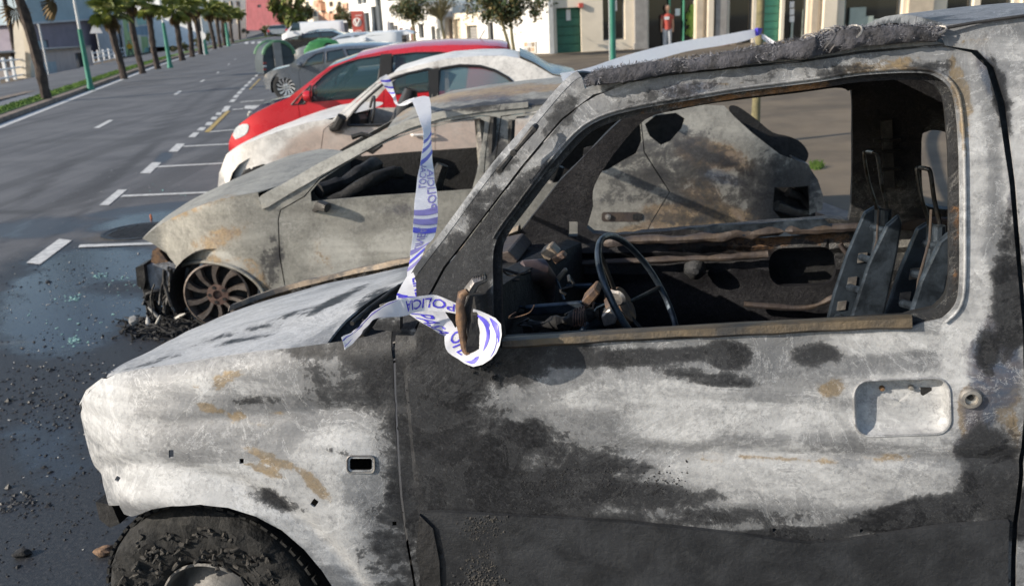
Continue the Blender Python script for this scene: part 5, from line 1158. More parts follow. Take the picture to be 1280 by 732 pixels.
# short grass on the verge
mb=MB()
for i in range(9000):
    y=14+46*random.random()**1.3; c=random.uniform(c_g+.05,c_k-.05); x=c-.25*y+bend(y); s=random.uniform(.03,.07); a=random.random()*6.28; w_=.02
    p=np.array([x,y,.118]); e=np.array([math.cos(a),math.sin(a),0])*w_; mb.add([p-e,p+e,p+np.array([random.uniform(-.03,.03),random.uniform(-.03,.03),s])],[(0,1,2)])
tag(mb.out('short_grass',M['grass'],None,False),'short green grass growing on the verge between road and service road','grass',None,'stuff')
# plaza on the right, behind the parking bays
cp=float(G(1035,272)[0]+.2*G(1035,272)[1])
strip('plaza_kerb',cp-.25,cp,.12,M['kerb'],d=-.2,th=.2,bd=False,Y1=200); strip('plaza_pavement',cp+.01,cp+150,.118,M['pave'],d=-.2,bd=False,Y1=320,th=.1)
mb=MB()
for i in range(160):
    p=G(random.gauss(1020,3.5),random.gauss(224,1.2)); p=p+np.array([0,0,.12]); s=random.uniform(.03,.09); e=np.array([.012,0,0]); mb.add([p-e,p+e,p+np.array([random.uniform(-.05,.05),0,s])],[(0,1,2)])
tag(mb.out('weeds',M['grass'],None,False),'small green weeds growing from the plaza pavement behind the burnt hatchback tail','weeds',None,'stuff')
def onground(name,quads,mat_,z=.006):
    for qd in quads:
        V=[G(x,y) +np.array([0,0,z]) for x,y in qd]; o=obj(name,V,[tuple(range(len(V)))],mat_,None,False); tag(o,None,None,None,'structure')
dash=[[(124,257),(136,257),(159,237.5),(148,237.5)],[(175,217),(188,217),(202,203.5),(190.5,203.5)],[(210.5,190),(222,190),(231.5,180),(221,180)],[(235,172),(244,172),(249.5,166),(242,166)],[(246,163.5),(254.5,163.5),(258,159.5),(250,159.5)],
 [(256,157),(264,157),(266.5,153),(259,153)],[(263,150),(270,150),(272.5,146.5),(265.5,146.5)],[(269,144),(276,144),(278,141),(271.5,141)],[(276.5,140),(284,140),(289,133),(281.5,133)],[(33,329),(50,331),(90,301),(74,299)]]
for k in range(9):
    s=k/9; x=lerp(291,329,s);y=lerp(128,88,s**.9); w_=lerp(6,2.2,s); h=lerp(3.6,2,s); dash.append([(x-w_/2-h*.5,y),(x+w_/2-h*.5,y),(x+w_/2+h*.5,y-h),(x-w_/2+h*.5,y-h)])
onground('parking_dash',dash,M['marking'])
bay=[[(98,310),(196,306),(196,303.5),(100,306.5)],[(150,246.8),(272,241.4),(272,239.6),(154,244.4)],[(196,209.8),(285,205),(285,203.6),(198,208)],[(229,184.2),(288,181),(288,179.8),(230,182.8)],[(262,165.8),(293,163),(293,162),(263,164.8)],[(300,128.5),(330,126),(330,125.2),(301,127.6)],[(290,138),(306,136.5),(306,135.6),(291,137)],[(304,136.5),(326,137),(329,132),(307,132.5)]]
onground('bay_line',bay,M['marking'],.007)
onground('yellow_line',[[(255.5,165.5),(262,165.5),(288,139),(283,139)],[(311,112),(313.5,112),(326,99),(324,99)]],M['yellow'],.007)
lane=[[(117,160.5),(124,160.5),(142,150.5),(136,150.5)],[(216.5,118.8),(221,118.8),(228,114),(224,114)],[(249.5,102.7),(253,102.7),(257,100),(254,100)],[(270,91.8),(272.5,91.8),(275,90),(272.8,90)],[(284,81.5),(286,81.5),(288,80),(286.3,80)],[(292.5,75),(294,75),(295,74),(293.8,74)]]
onground('lane_dash',lane,M['marking'],.007)
onground('crossing_bar',[[(305+8*k,55.4-.35*k),(310+8*k,55.4-.35*k),(311+8*k,52.9-.35*k),(307+8*k,52.9-.35*k)] for k in range(4)],M['marking'],.02)
# manhole cover
c=G(176,289); mh=thing('manhole_cover','round iron manhole cover set in the asphalt beside the burnt hatchback nose','manhole cover',c)
mb=MB(); mb.lathe(c+np.array([0,0,.003]),(0,0,1),[(.36,-.02),(.36,.006),(.33,.006),(.325,.002),(.0001,.002)],40); 
mb.out('cover',M['sootmetal'],mh)
mb=MB(); 
for k in range(-7,8):
    for j in range(-7,8):
        if k*k+j*j<48: mb.box(c+np.array([k*.042,j*.042,.0075]),(.022,.022,.006))
mb.out('grip_studs',M['sootmetal'],mh,False)['kind']='stuff'
# loose char, soot lumps and glass on the asphalt
def litter(name,label,n,area,sz,mat_,Ymin=1.6):
    mb=MB()
    for i in range(n):
        cx_,cy_,sx,sy=area[random.randrange(len(area))]; x,y=random.gauss(cx_,sx),random.gauss(cy_,sy)
        if x<-40 or y>800: continue
        p=G(x,y); s=random.uniform(*sz)*(2 if random.random()<.05 else 1); V=[];k0=random.random()*6
        for k in range(5): a=k0+k*1.257; V.append(p+np.array([math.cos(a),math.sin(a),0])*s*random.uniform(.6,1.4)+np.array([0,0,.001]))
        V.append(p+np.array([random.uniform(-.3,.3)*s,random.uniform(-.3,.3)*s,s*random.uniform(.3,.9)]))
        mb.add(V,[(k,(k+1)%5,5) for k in range(5)])
    o=mb.out(name,mat_,None,False); tag(o,label,name.replace('_',' '),None,'stuff')
litter('char_crumbs','black crumbs of char scattered over the sooty asphalt',1500,[(60,505,80,26),(30,540,60,40),(90,470,60,25),(60,370,70,34),(20,650,50,50),(110,620,50,40),(230,415,40,14),(150,330,60,18),(40,460,60,60)],(.002,.007),M['soot'])
litter('char_chunks','larger chunks of burnt debris in a band left of the bonnet',330,[(70,500,60,14),(30,520,40,20),(120,480,40,12),(85,345,40,10),(40,470,40,30),(25,630,14,8)],(.006,.014),M['sootmetal'])
litter('pale_grit','pale grit and flakes on the asphalt near the burnt cars',420,[(70,380,80,50),(120,350,60,30),(60,520,60,50),(150,240,60,20)],(.003,.008),M['steelpale'])
gl_=mat('green_shattered_glass',(.20,.34,.32),.15,0,.2,40)
litter('shattered_glass','greenish crumbs of shattered car glass in small heaps on the asphalt',130,[(90,427,7,3),(95,424,5,2),(125,345,6,2),(90,372,5,2),(160,355,14,8),(70,400,30,16),(220,240,30,5)],(.006,.014),gl_)
def stone(name,label,x,y,r,m_):
    c=G(x,y); root=None; bm=bmesh.new(); bmesh.ops.create_icosphere(bm,subdivisions=3,radius=1); V=np.array([v.co[:] for v in bm.verts]); Fc=[tuple(v.index for v in f.verts) for f in bm.faces]; bm.free()
    V=np.array([v*(1+.5*mn.noise(Vector(v*1.3+x)))*np.array([r*1.3,r*.9,r*.6]) for v in V])+c+np.array([0,0,r*.4]); tag(obj(name,V,Fc,m_,None,sharp=25),label,'debris')
stone('burnt_lump','reddish grey burnt lump lying alone in front of the off-roader wheel',132,691,.030,M['rustmetal'])
stone('char_lump','flat black char lump lying at the lower left of the asphalt',28,694,.026,M['soot'])
tag((lambda mb:(mb.lathe(G(189,273),(0,0,1),[(.0001,0),(.012,0),(.01,.03),(.006,.045),(.0001,.045)],10),mb.out('small_orange_piece',mat('orange_plastic',(.45,.12,.04),.5),None))[1])(MB()),'small orange piece standing on the wet asphalt near the hatchback nose','debris')

# ================================================================== BUILDINGS
def GL(x,y):
    r=ray(x,y); k=(CH-.456)/max(1e-6,-r[2]-.019*r[1]); p=CAM+r*k
    return p if 0<p[1]<92 and k<1 else G(x,y,-1.3)
def frame2(a,b):
    a=np.array(a);b=np.array(b); d=b-a; return Fr(a,-math.degrees(math.atan2(d[1],d[0])))
M['cream']=mat('cream_render',(.76,.67,.54),.85,0,.08,1.2,.1,30)
M['whitewall']=mat('white_render',(.82,.80,.76),.85,0,.06,1.2,.1,30)
M['greystone']=mat('grey_stone_pilaster',(.30,.285,.27),.8,0,.15,3,.2,30)
M['beigestone']=mat('beige_stone',(.56,.47,.36),.8,0,.12,3,.2,30)
M['purple']=mat('mauve_render',(.23,.20,.24),.85,0,.1,.6)
M['blueroof']=mat('blue_grey_metal_roof',(.26,.34,.39),.6,0,.08,.6)
M['greydoor']=mat('green_painted_door',(.035,.15,.10),.5,0,.15,3)
M['greenpanel']=mat('bright_green_panel',(.10,.36,.23),.5,0,.08,3)
M['greenpost']=mat('green_painted_metal',(.02,.17,.12),.45,.1,.15,4)
M['shopglass']=glass('shop_window_glass',(.018,.02,.02),.05)
M['darkframe']=mat('dark_window_frame',(.10,.11,.12),.5,0,.1,4)
M['palewood']=mat('pale_board',(.36,.42,.38),.6,0,.1,4)
M['redwall']=mat('dusty_red_render',(.22,.06,.07),.85,0,.15,.3)
M['peach']=mat('peach_render',(.62,.36,.24),.85,0,.12,.3)
M['brickred']=mat('brick_red_paint',(.45,.08,.06),.7,0,.1,1)
M['palegrey']=mat('pale_grey_render',(.45,.46,.48),.85,0,.12,.3)
M['whitepaint']=mat('white_painted_metal',(.78,.78,.78),.5,0,.05,4)
M['lightpole']=mat('pale_grey_pole',(.55,.56,.56),.5,.2,.08,4)
def building(name,label,fr,outline,opens,m_,depth=8,parts=(),cat_='building',reveal=.25,conv=True):
    o=[fr.tz(x,y) for x,y in outline] if conv else outline
    tmin=min(t for t,z in o); root=thing(name,label,cat_,fr.w(sum(t for t,z in o)/len(o),min(z for t,z in o),depth/2))
    H=[]
    for op in opens:
        x0,y0,x1,y1=op[:4]; a=fr.tz(x0,y1); b=fr.tz(x1,y0); H.append([(a[0],a[1]),(b[0],a[1]),(b[0],b[1]),(a[0],b[1])])
    sheet('wall',fr,o,H,0.,2.2,m_,root,solid=-0.0)
    mb=MB(); mb.prism(fr,o,reveal+.3,depth); mb.out('building_body',m_,root,False)
    for op,h in zip(opens,H):
        k=op[4] if len(op)>4 else 'window'; (t0,z0),(t1,_),(_,z1),_2=h
        mb=MB(); # reveal
        for (a,b) in zip(h,h[1:]+h[:1]): mb.add([fr.w(*a,0),fr.w(*b,0),fr.w(*b,reveal),fr.w(*a,reveal)],[(0,1,2,3)])
        mb.out('reveal',m_,root,False)
        f=.05 if k!='bare' else .02; mm=M['darkframe'] if k not in('door','shutter') else M['greydoor']
        mb=MB()
        for (a0,a1,b0,b1) in((t0,t1,z0,z0+f),(t0,t1,z1-f,z1),(t0,t0+f,z0+f,z1-f),(t1-f,t1,z0+f,z1-f)): mb.prism(fr,[(a0,b0),(a1,b0),(a1,b1),(a0,b1)],reveal-.06,reveal+.02)
        if k=='door':
            w_=mb.out('door_frame',mm,root,False); n_=5
            for i in range(n_):
                za,zb=lerp(z0+f,z1-f,i/n_)+.02,lerp(z0+f,z1-f,(i+1)/n_)-.02
                mb=MB(); mb.prism(fr,[(t0+f,za),(t1-f,za),(t1-f,zb),(t0+f,zb)],reveal-.03,reveal+.04); mb.out('door_panel',M['greydoor'],w_,False)
            mb=MB(); mb.prism(fr,[(t0,z0),(t1,z0),(t1,z1),(t0,z1)],reveal+.02,reveal+.05); mb.out('door_back',M['greydoor'],w_,False)
        elif k=='shutter':
            w_=mb.out('shutter_frame',mm,root,False); n_=max(4,int((z1-z0)/.28))
            for i in range(n_):
                za,zb=lerp(z0+f,z1-f,i/n_)+.01,lerp(z0+f,z1-f,(i+1)/n_)-.01; mb=MB(); mb.prism(fr,[(t0+f,za),(t1-f,za),(t1-f,zb),(t0+f,zb)],reveal-.05+.0,reveal+.02); mb.out('shutter_slat',op[5] if len(op)>5 else M['greenpanel'],w_,False)
        else:
            w_=mb.out('window',mm,root,False); mb=MB(); mb.add([fr.w(t0,z0,reveal),fr.w(t1,z0,reveal),fr.w(t1,z1,reveal),fr.w(t0,z1,reveal)],[(0,1,2,3)]); mb.out('pane',op[5] if len(op)>5 else M['shopglass'],w_,False)
    return root
def pr(root,name,fr,x0,y0,x1,y1,w0,w1,m_):
    a=fr.tz(x0,y1,w0); b=fr.tz(x1,y0,w0); mb=MB(); mb.prism(fr,[(a[0],a[1]),(b[0],a[1]),(b[0],b[1]),(a[0],b[1])],w0,w1); return mb.out(name,m_,root,False)
SF=frame2(G(690,71),G(1010,53.5))
sh=building('shop_building','cream stone shop building with green door, tall dark windows and grey pilasters facing the plaza',SF,[(687,75),(687,-40),(1400,-90),(1400,45)],
  [(697,9,726,69,'door'),(754,-6,781,51),(811,-8,869,63),(911,-12,942,57),(953,-14,978,58,'shutter'),(979,-16,1011,55),(1054,-20,1131,38),(1182,-26,1221,24),(1224,-28,1271,20)],M['cream'],9)
for (x0,x1,mm,w0,y1) in((794,809,'greystone',-.22,67),(870.5,880,'beigestone',-.2,63),(884.5,893.5,'cream',-.3,62),(894,910,'greystone',-.22,61),(1013,1026,'beigestone',-.15,54),(1028,1050,'cream',-.28,54),(1133,1172,'beigestone',-.2,46),(1274,1290,'cream',-.2,40)):
    pr(sh,'pilaster',SF,x0,-45,x1,y1,w0,-.004,M[mm]); pr(sh,'pilaster_base',SF,x0-1,y1-13,x1+1,y1,w0-.06,-.004,M[mm])
pr(sh,'drainpipe',SF,687.5,-30,689.8,71,-.16,-.04,M['lightpole'])
pr(sh,'plinth',SF,727,66.5,793,70.5,-.08,-.004,M['beigestone'])
for x in(837,854.6): pr(sh,'green_mullion',SF,x-1.2,-10,x+1.2,64,.08,.16,M['greenpanel'])
for (x0,x1,y0) in((1054,1059,-20),(808,811,-10),(1180,1183,-20)): pr(sh,'window_post',SF,x0,y0,x1,48 if x0>1000 else 63,.02,.12,M['palewood'])
for (a,b,c_,d) in((708,12,713,26),(1157-30,0,1128,1)): 
    if b==12: pr(sh,'door_notice',SF,a,b,c_,d,.18,.2,M['whitewall'])
pr(sh,'fire_bell',SF,724,4,729,10,-.12,-.004,M['brickred'])
for (x,y) in((987,6),(987,15),(987,24)): pr(sh,'door_sticker',SF,x,y-4,x+6,y+4,.20,.22,M['whitepaint'])
for (x0,x1,y0) in((988,992,28),(1002,1004,12)): pr(sh,'door_handle',SF,x0,y0,x1,54,.16,.2,M['palewood'])
for (x0,x1,y0) in((1061,1083,9),(1070,1092,20),(1083,1098,24),(1096,1113,25),(1108,1131,30)): pr(sh,'display_board',SF,x0,y0,x1,42,.12+.01*(x0-1060)/10,.2+.01*(x0-1060)/10,M['palewood'])
pr(sh,'shop_notice',SF,844,11,850,20,.18,.2,M['whitepaint']); pr(sh,'shop_notice',SF,768,-10,771,14,.2,.22,M['whitepaint'])
mb=MB()
for k in range(60):
    c=SF.P(random.gauss(866,3),random.uniform(8,45),.16); mb.box(c,(.18,.03,.14),Matrix.Rotation(random.random()*3,3,'Y'))
mb.out('plant_reflection',M['grass'],sh,False)['kind']='stuff'  # leaf pieces before the pane stand in for a reflected plant
# mannequin in the window
mq=thing('shop_mannequin','mannequin in a red T-shirt and grey trousers standing in the shop window','mannequin',SF.P(834,62,.1))
def MP(x,y,w_=.1): return SF.P(x,y,w_)
mb=MB(); mb.tube([MP(834,6.2),MP(834,8),MP(834,11),MP(834.2,14),MP(834.2,17)],[.05,.10,.11,.07,.055],10); mb.out('head',M['peach'],mq)
mb=MB(); mb.tube([MP(834,17),MP(834,19.5),MP(834,26),MP(834,32),MP(834,37)],[.10,.20,.19,.16,.17],12); tsh=mb.out('red_shirt',M['brickred'],mq)
pr(mq,'shirt_print',SF,830.5,21,836.5,25,-.12,-.11,M['whitepaint'])
for s,xx in((-1,828.5),(1,842)):
    mb=MB(); mb.tube([MP(834+s*5,19.5),MP(834+s*6.5,24)],[.085,.08],8); mb.out('sleeve',M['brickred'],mq)
    mb=MB(); mb.tube([MP(834+s*6.5,24),MP(834+s*7,31),MP(834+s*7,37),MP(834+s*6.6,40)],[.05,.045,.035,.045],8); mb.out('arm',M['peach'],mq)
    mb=MB(); mb.tube([MP(834+s*2.2,36),MP(834+s*2.8,48),MP(834+s*3,61)],[.12,.09,.07],8); mb.out('trouser_leg',M['palegrey'],mq)
pt=SF.P(915,55,-.9)
po=thing('planter','terracotta planter standing on the plaza before the grey pilaster','planter',pt); mb=MB(); mb.tube([SF.P(900,62,-.9),SF.P(900,56,-.9)],[.30,.34],14); mb.out('pot',M['peach'],po); mb=MB(); mb.tube([SF.P(918,60,-.7),SF.P(918,54,-.7)],[.30,.32],14); mb.out('pot',M['tan'],po)
# white wall to the left of the shop
WF=frame2(G(600,72),G(686.5,70.8))
ww_=building('white_wall','plain bright white wall left of the shop with a framed poster','' and None or WF,[(590,78),(590,-30),(686.5,-38),(686.5,73)],[(598,26,603,60),(640,30,648,66)],M['whitewall'],6,cat_='wall') if False else building('white_house','plain bright white house front left of the cream shop, with a poster by its foot',WF,[(598,78),(598,20),(634,18),(634,-30),(686.5,-38),(686.5,73)],[(611,28,616,62)],M['whitewall'],6)
ps=thing('poster','orange and grey checkered poster on the white wall behind the white car','poster',WF.P(665,66,-.05)); pr(ps,'board',WF,654,52,669,66,-.06,-.01,M['whitewall'])
for i in range(3):
    for j in range(2): pr(ps,'print_panel',WF,655+i*4.6,53+j*6.4,658.8+i*4.6,58.6+j*6.4,-.068,-.061,M[['peach','palegrey','tan'][(i+j)%3]])
# lower shops further along the street
BF=frame2(G(478,53),G(600,53.5))
for (nm,lab,x0,x1,yt,mm,ops) in(
 ('cream_shutter_shop','low cream shop with pale closed shutters beyond the second tree',566,598,17,'cream',[(568,24,575,52,'shutter','beigestone'),(584,32,596,52,'shutter','greystone')]),
 ('narrow_brown_shop','narrow house with a rust brown door beside the pale shutters',556,565.5,22,'beigestone',[(562,24,565,52,'shutter','peach')]),
 ('white_teal_shop','white shop front with dark teal glass door behind the first tree',534,555.5,10,'whitewall',[(540,33,543.5,52,'window'),(546,36,551,52,'shutter','palegrey')]),
 ('red_door_shop','white shop front with two red doors and a blue shutter',506,533.5,8,'whitewall',[(514,34,519,53,'shutter','brickred'),(524,30,529,48,'window'),(508,36,511,52,'window')]),
 ('slatted_shop','white shop front with teal windows and one red panel',484,505.5,2,'whitewall',[(489,28,492,50,'window'),(494,32,497,50,'window'),(500,35,503.5,47,'shutter','brickred')])):
    building(nm,lab,BF,[(x0,56),(x0,yt),(x1,yt-1),(x1,56)],[o if len(o)<6 else (*o[:5],M[o[5]]) for o in ops],M[mm],6,reveal=.3)
HW_=frame2(G(425,47),G(484,51))
building('tall_white_block','tall white building with narrow dark window bays, behind the red column',HW_,[(436,55),(436,-30),(484,-35),(484,56)],[(458,16,461,51),(467,8,470,49),(473,-10,475,48),(447,-20,450,6),(453,-20,456,5)],M['whitewall'],8)
DF=frame2(G(368,36),G(436,37.5))
building('peach_terrace','pale terrace with peach balconies far down the street behind the van',DF,[(366,42),(366,-20),(436,-24),(436,42)],[(372+10*i,2+12*j,376+10*i,9+12*j) for i in range(6) for j in range(2)],M['cream'],8)
PF=BASE and bpy.data.objects['peach_terrace']
for (x,y) in((395,0),(401,16),(409,17),(416,17),(398,4),(431,4)): pr(PF,'balcony',DF,x-2.4,y,x+2.4,y+10,-1.0,-.01,M['peach'])
RF=frame2(G(308,36),G(367,34))
building('red_building','large plain dusty red building at the end of the road',RF,[(307,44),(304,-25),(368,-25),(368,40)],[(322,6,326,10),(350,12,353,16),(338,2,341,6)],M['redwall'],15)
CF=frame2(G(252,50),G(307,42))
building('pale_apartments','sunlit white apartment block behind the far palms',CF,[(252,56),(250,5),(266,4),(265,-22),(307,-24),(308,48)],[(269+9*i,2+11*j,273+9*i,8+11*j) for i in range(4) for j in range(3)],M['whitewall'],12)
# left side: mauve hall, annex, mural wall
PU=frame2(GL(20,82),GL(158,69))
ph=building('mauve_hall','large mauve hall with blue grey metal upper storey, left of the palm row',PU,[(28,99),(34,31),(151,22),(158,70)],[(36,50,60,62,'window',M['blueroof'])],M['purple'],20)
def quadp(root,name,fr,px,w0,w1,m_):
    mb=MB(); mb.prism(fr,[fr.tz(x,y,w0) for x,y in px],w0,w1); return mb.out(name,m_,root,False)
quadp(ph,'metal_storey',PU,[(33,30),(30,-25),(152,-25),(152,21.5)],-.5,6,M['blueroof'])
quadp(ph,'dark_window_strip',PU,[(58,26),(51,2),(62,1),(69,25)],-.56,-.505,M['darkframe'])
quadp(ph,'eaves',PU,[(34,31),(34,28.5),(151,21),(151,23)],-.7,-.505,M['palegrey'])
LA=frame2(GL(27,99),GL(114,85))
la=building('low_annex','low pale beige annex with flat dark roof edge and open doorway, before the mauve hall',LA,[(29,99),(26,64.5),(113,58),(118,86)],[(97,65,104.5,86,'window')],M['cream2'] if 'cream2' in M else M['beigestone'],10)
quadp(la,'roof_edge',LA,[(25,65.5),(25,63.5),(114,57),(114,59)],-.3,3,M['darkframe'])
quadp(la,'painted_panel',LA,[(37,97),(36,80),(70,77),(72,93)],-.05,-.01,M['blueroof'])
SWF=Fr(GL(30,100)+np.array([0,1.5,0]),0); building('cream_side_house','narrow cream side wall between the leaning trunk and the low annex',SWF,[(20,99),(16,28),(24,24),(31,62),(33,98)],[],M['cream'],1.2)
MF=frame2(GL(157,71),GL(216,60))
mw=building('mural_wall','long wall painted with a pastel green, pink and blue mural behind the palms',MF,[(157,73),(150,18),(218,14),(219,61)],[],M['palegrey'],3,cat_='wall')
cols=[('mural_green',(.30,.42,.20)),('mural_pink',(.55,.30,.30)),('mural_blue',(.18,.26,.34)),('mural_cream',(.60,.56,.45)),('mural_teal',(.25,.42,.38)),('mural_lilac',(.40,.33,.40))]
MC=[mat(n_,c_,.85,0,.15,.6) for n_,c_ in cols]
for i,(px,ci) in enumerate([([(158,70),(153,22),(162,22),(170,68)],0),([(171,68),(163,22),(170,21),(176,45),(178,66)],3),([(171,44),(168,34),(186,32),(187,44)],2),([(178,66),(176,46),(184,46),(190,65)],0),([(190,64),(186,20),(196,19),(204,62)],1),([(204,62),(197,19),(206,18),(213,61)],5),([(172,32),(170,22),(185,20),(186,30)],4),([(180,66),(181,60),(190,59),(190,64)],4),([(160,40),(159,30),(166,30),(168,40)],4),([(206,60),(205,40),(212,39),(214,60)],1)]):
    quadp(mw,'mural_patch',MF,px,-.02-.002*i,-.004,MC[ci])
# white railing fence
FF=frame2(GL(0,107),GL(160,70))
fe=thing('white_fence','white metal railing fence along the promenade in front of the mauve hall','fence',GL(130,76))
for yy in(0,1):
    a=[(2,100,-12),(30,97,-11),(114,81,-9),(157,70,-6)]
for j in range(3):
    P_=[np.array(GL(x,y))+np.array([0,0,.25+.42*j]) for x,y in((-5,107),(20,101),(60,93),(115,83),(157,71.5))]; mb=MB(); mb.tube(P_,.05,6); mb.out('rail',M['whitepaint'],fe)
for k in range(22):
    s=k/21; x=lerp(-2,157,s**.85); y=lerp(106,71.5,(x+2)/159)-1.2*math.sin(math.pi*(x+2)/159); c=GL(x,y); mb=MB(); mb.box(c+np.array([0,0,.6]),(.14,.14,1.3)); mb.out('post',M['whitepaint'],fe,False)
# person in yellow
pc=GL(164,70.5); pe=thing('person','person in a yellow jacket and dark trousers walking along the promenade','person',pc)
def PX(dx,z,dy=0): return pc+np.array([dx,dy,z])
vt=[PX(0,.95),PX(0,1.15),PX(0,1.4),PX(0,1.55),PX(0,1.68),PX(0,1.82),PX(-.24,1.38),PX(-.30,1.1),PX(-.24,.88),PX(.24,1.38),PX(.31,1.1),PX(.22,.88),PX(-.11,.9),PX(-.2,.5),PX(-.3,.05),PX(.11,.9),PX(.16,.5),PX(.3,.08),PX(-.38,.03),PX(.20,.04)]
ed=[(0,1),(1,2),(2,3),(3,4),(4,5),(2,6),(6,7),(7,8),(2,9),(9,10),(10,11),(0,12),(12,13),(13,14),(0,15),(15,16),(16,17),(14,18),(17,19)]
rr=[.16,.15,.17,.07,.10,.08,.08,.06,.05,.08,.06,.05,.10,.08,.05,.10,.08,.05,.04,.04]
def skin(name,vt,ed,rr,m_,parent):
    o=obj(name,vt,[],m_,parent,False); me=o.data; me.edges.add(len(ed)); me.edges.foreach_set('vertices',[i for e in ed for i in e]); md=o.modifiers.new('k','SKIN')
    me.skin_vertices.new() if not me.skin_vertices else None
    for i,r in enumerate(rr): me.skin_vertices[0].data[i].radius=(r,r)
    me.skin_vertices[0].data[0].use_root=True; o.modifiers.new('s','SUBSURF').levels=1; return o
try: skin('body',vt,ed,rr,mat('dark_trousers_cloth',(.03,.03,.035),.8),pe)
except Exception as ex: print('SKIN',ex)
mb=MB(); mb.tube([PX(0,.92),PX(0,1.15),PX(0,1.4),PX(0,1.5)],[.21,.2,.22,.10],10); 
jk=mat('yellow_jacket',(.65,.38,.03),.7); mb.out('yellow_jacket',jk,pe)
for s in(-1,1):
    mb=MB(); mb.tube([PX(s*.2,1.42),PX(s*.30,1.15),PX(s*.25,.92)],[.09,.08,.065],8); mb.out('jacket_sleeve',jk,pe)
mb=MB(); mb.tube([PX(0,1.56),PX(0,1.65),PX(0,1.76),PX(0,1.84)],[.06,.10,.11,.05],10); mb.out('head',M['peach'],pe); 
mb=MB(); mb.tube([PX(0,1.72,.03),PX(0,1.80,.02),PX(0,1.87,.0)],[.115,.118,.06],10); mb.out('hair',M['soot'],pe)

# ---- street furniture
def lamp(x,y,Hg,r,x2,label,rr=None,top=7.5):
    c=G(x,y); root=thing('street_lamp',label,'street lamp',c,'green street lamps')
    mb=MB(); mb.tube([c,c+np.array([0,0,.08]),c+np.array([0,0,.25]),c+np.array([0,0,Hg])],[r*1.5,r*1.4,r*1.05,r*.8],12); mb.out('base_column',M['greenpost'],root)
    mb=MB(); mb.tube([c+np.array([0,0,Hg]),c+np.array([0,0,top])],[r*.55,r*.4],10); mb.out('upper_pole',M['lightpole'],root)
    mb=MB(); mb.tube([c+np.array([0,0,top-.1]),c+np.array([.3,0,top+.15]),c+np.array([.9,0,top+.2])],.04,8); mb.out('arm',M['lightpole'],root); mb=MB(); mb.box(c+np.array([1.15,0,top+.2]),(.6,.22,.1)); mb.out('lamp_head',M['lightpole'],root)
    return root
lamp(114,113,1.95,.085,0,'green street lamp nearest the camera on the verge, pale upper pole',top=3.9)
lamp(213,85,2.1,.10,0,'green street lamp on the verge between the fourth and fifth palms',top=4.4)
lamp(258,68,1.3,.12,0,'pale green lamp post behind the round road sign',top=4.8)
lamp(286,58,2.2,.14,0,'green lamp post farthest down the verge among the last palms',top=5)
c=G(766,80); c=np.array(AT(766,80,20.5)); c[2]=.12
lp=thing('street_lamp','tall green lamp column on the plaza in front of the shop, beside the tape','street lamp',c,'green street lamps')
mb=MB(); mb.tube([c,c+np.array([0,0,.3]),c+np.array([0,0,3.4])],[.12,.075,.07],14); mb.out('base_column',M['greenpost'],lp); mb=MB(); mb.tube([c+np.array([0,0,3.4]),c+np.array([0,0,8])],[.06,.05],10); mb.out('upper_pole',M['lightpole'],lp); mb=MB(); mb.box(c+np.array([-.4,0,8]),(.8,.2,.1)); mb.out('lamp_head',M['lightpole'],lp)
mb=MB(); mb.box(c+np.array([-.074,-.03,1.5]),(.012,.03,2.8)); mb.out('reflective_strip',M['whitepaint'],lp,False)
def sign(px,base,kind,label,mat_,h):
    c=GL(*base) if kind[0]=='L' else G(*base); root=thing('road_sign',label,'road sign',c); mb=MB(); mb.tube([c,c+np.array([0,0,h])],.05,8); mb.out('pole',M['lightpole'],root)
    top=c+np.array([0,-.06,h]); mb=MB()
    if kind=='Lp': mb.lathe(top,(0,0,1),[(.06,-.05),(.06,0),(.0001,.03)],8); mb.out('cap',M['lightpole'],root); return c
    if 'tri' in kind: mb.add([top+np.array(q) for q in((-.5,0,-.4),(.5,0,-.4),(0,0,.5),(-.5,.04,-.4),(.5,.04,-.4),(0,.04,.5))],[(0,1,2),(3,5,4),(0,3,4,1),(1,4,5,2),(2,5,3,0)])
    else: mb.lathe(top,(0,-1,0),[(.0001,-.02),(.28,-.02),(.28,.02),(.0001,.02)],20)
    mb.out('sign_plate',mat_,root,False); return c
sign(0,(129,86),'Ltri','grey back of a triangular road sign before the mauve hall',M['palegrey'],3.0)
sign(0,(157,72),'L','grey back of a round road sign beside the mural wall',M['blueroof'],4.)
sign(0,(256,69),'R','round white and red road sign on the verge among palms',M['whitepaint'],1.25)
sign(0,(62,98),'Lp','thin blue grey signpost in front of the low annex',M['blueroof'],2.9)
c=GL(92,72); fl=thing('floodlight','white floodlight on a thin post above the annex roof','floodlight',c); mb=MB(); mb.tube([c,c+np.array([0,0,1.2])],.03,6); mb.out('post',M['lightpole'],fl); mb=MB(); mb.box(c+np.array([0,-.1,1.5]),(.5,.2,.5)); mb.out('lamp_head',M['whitepaint'],fl)
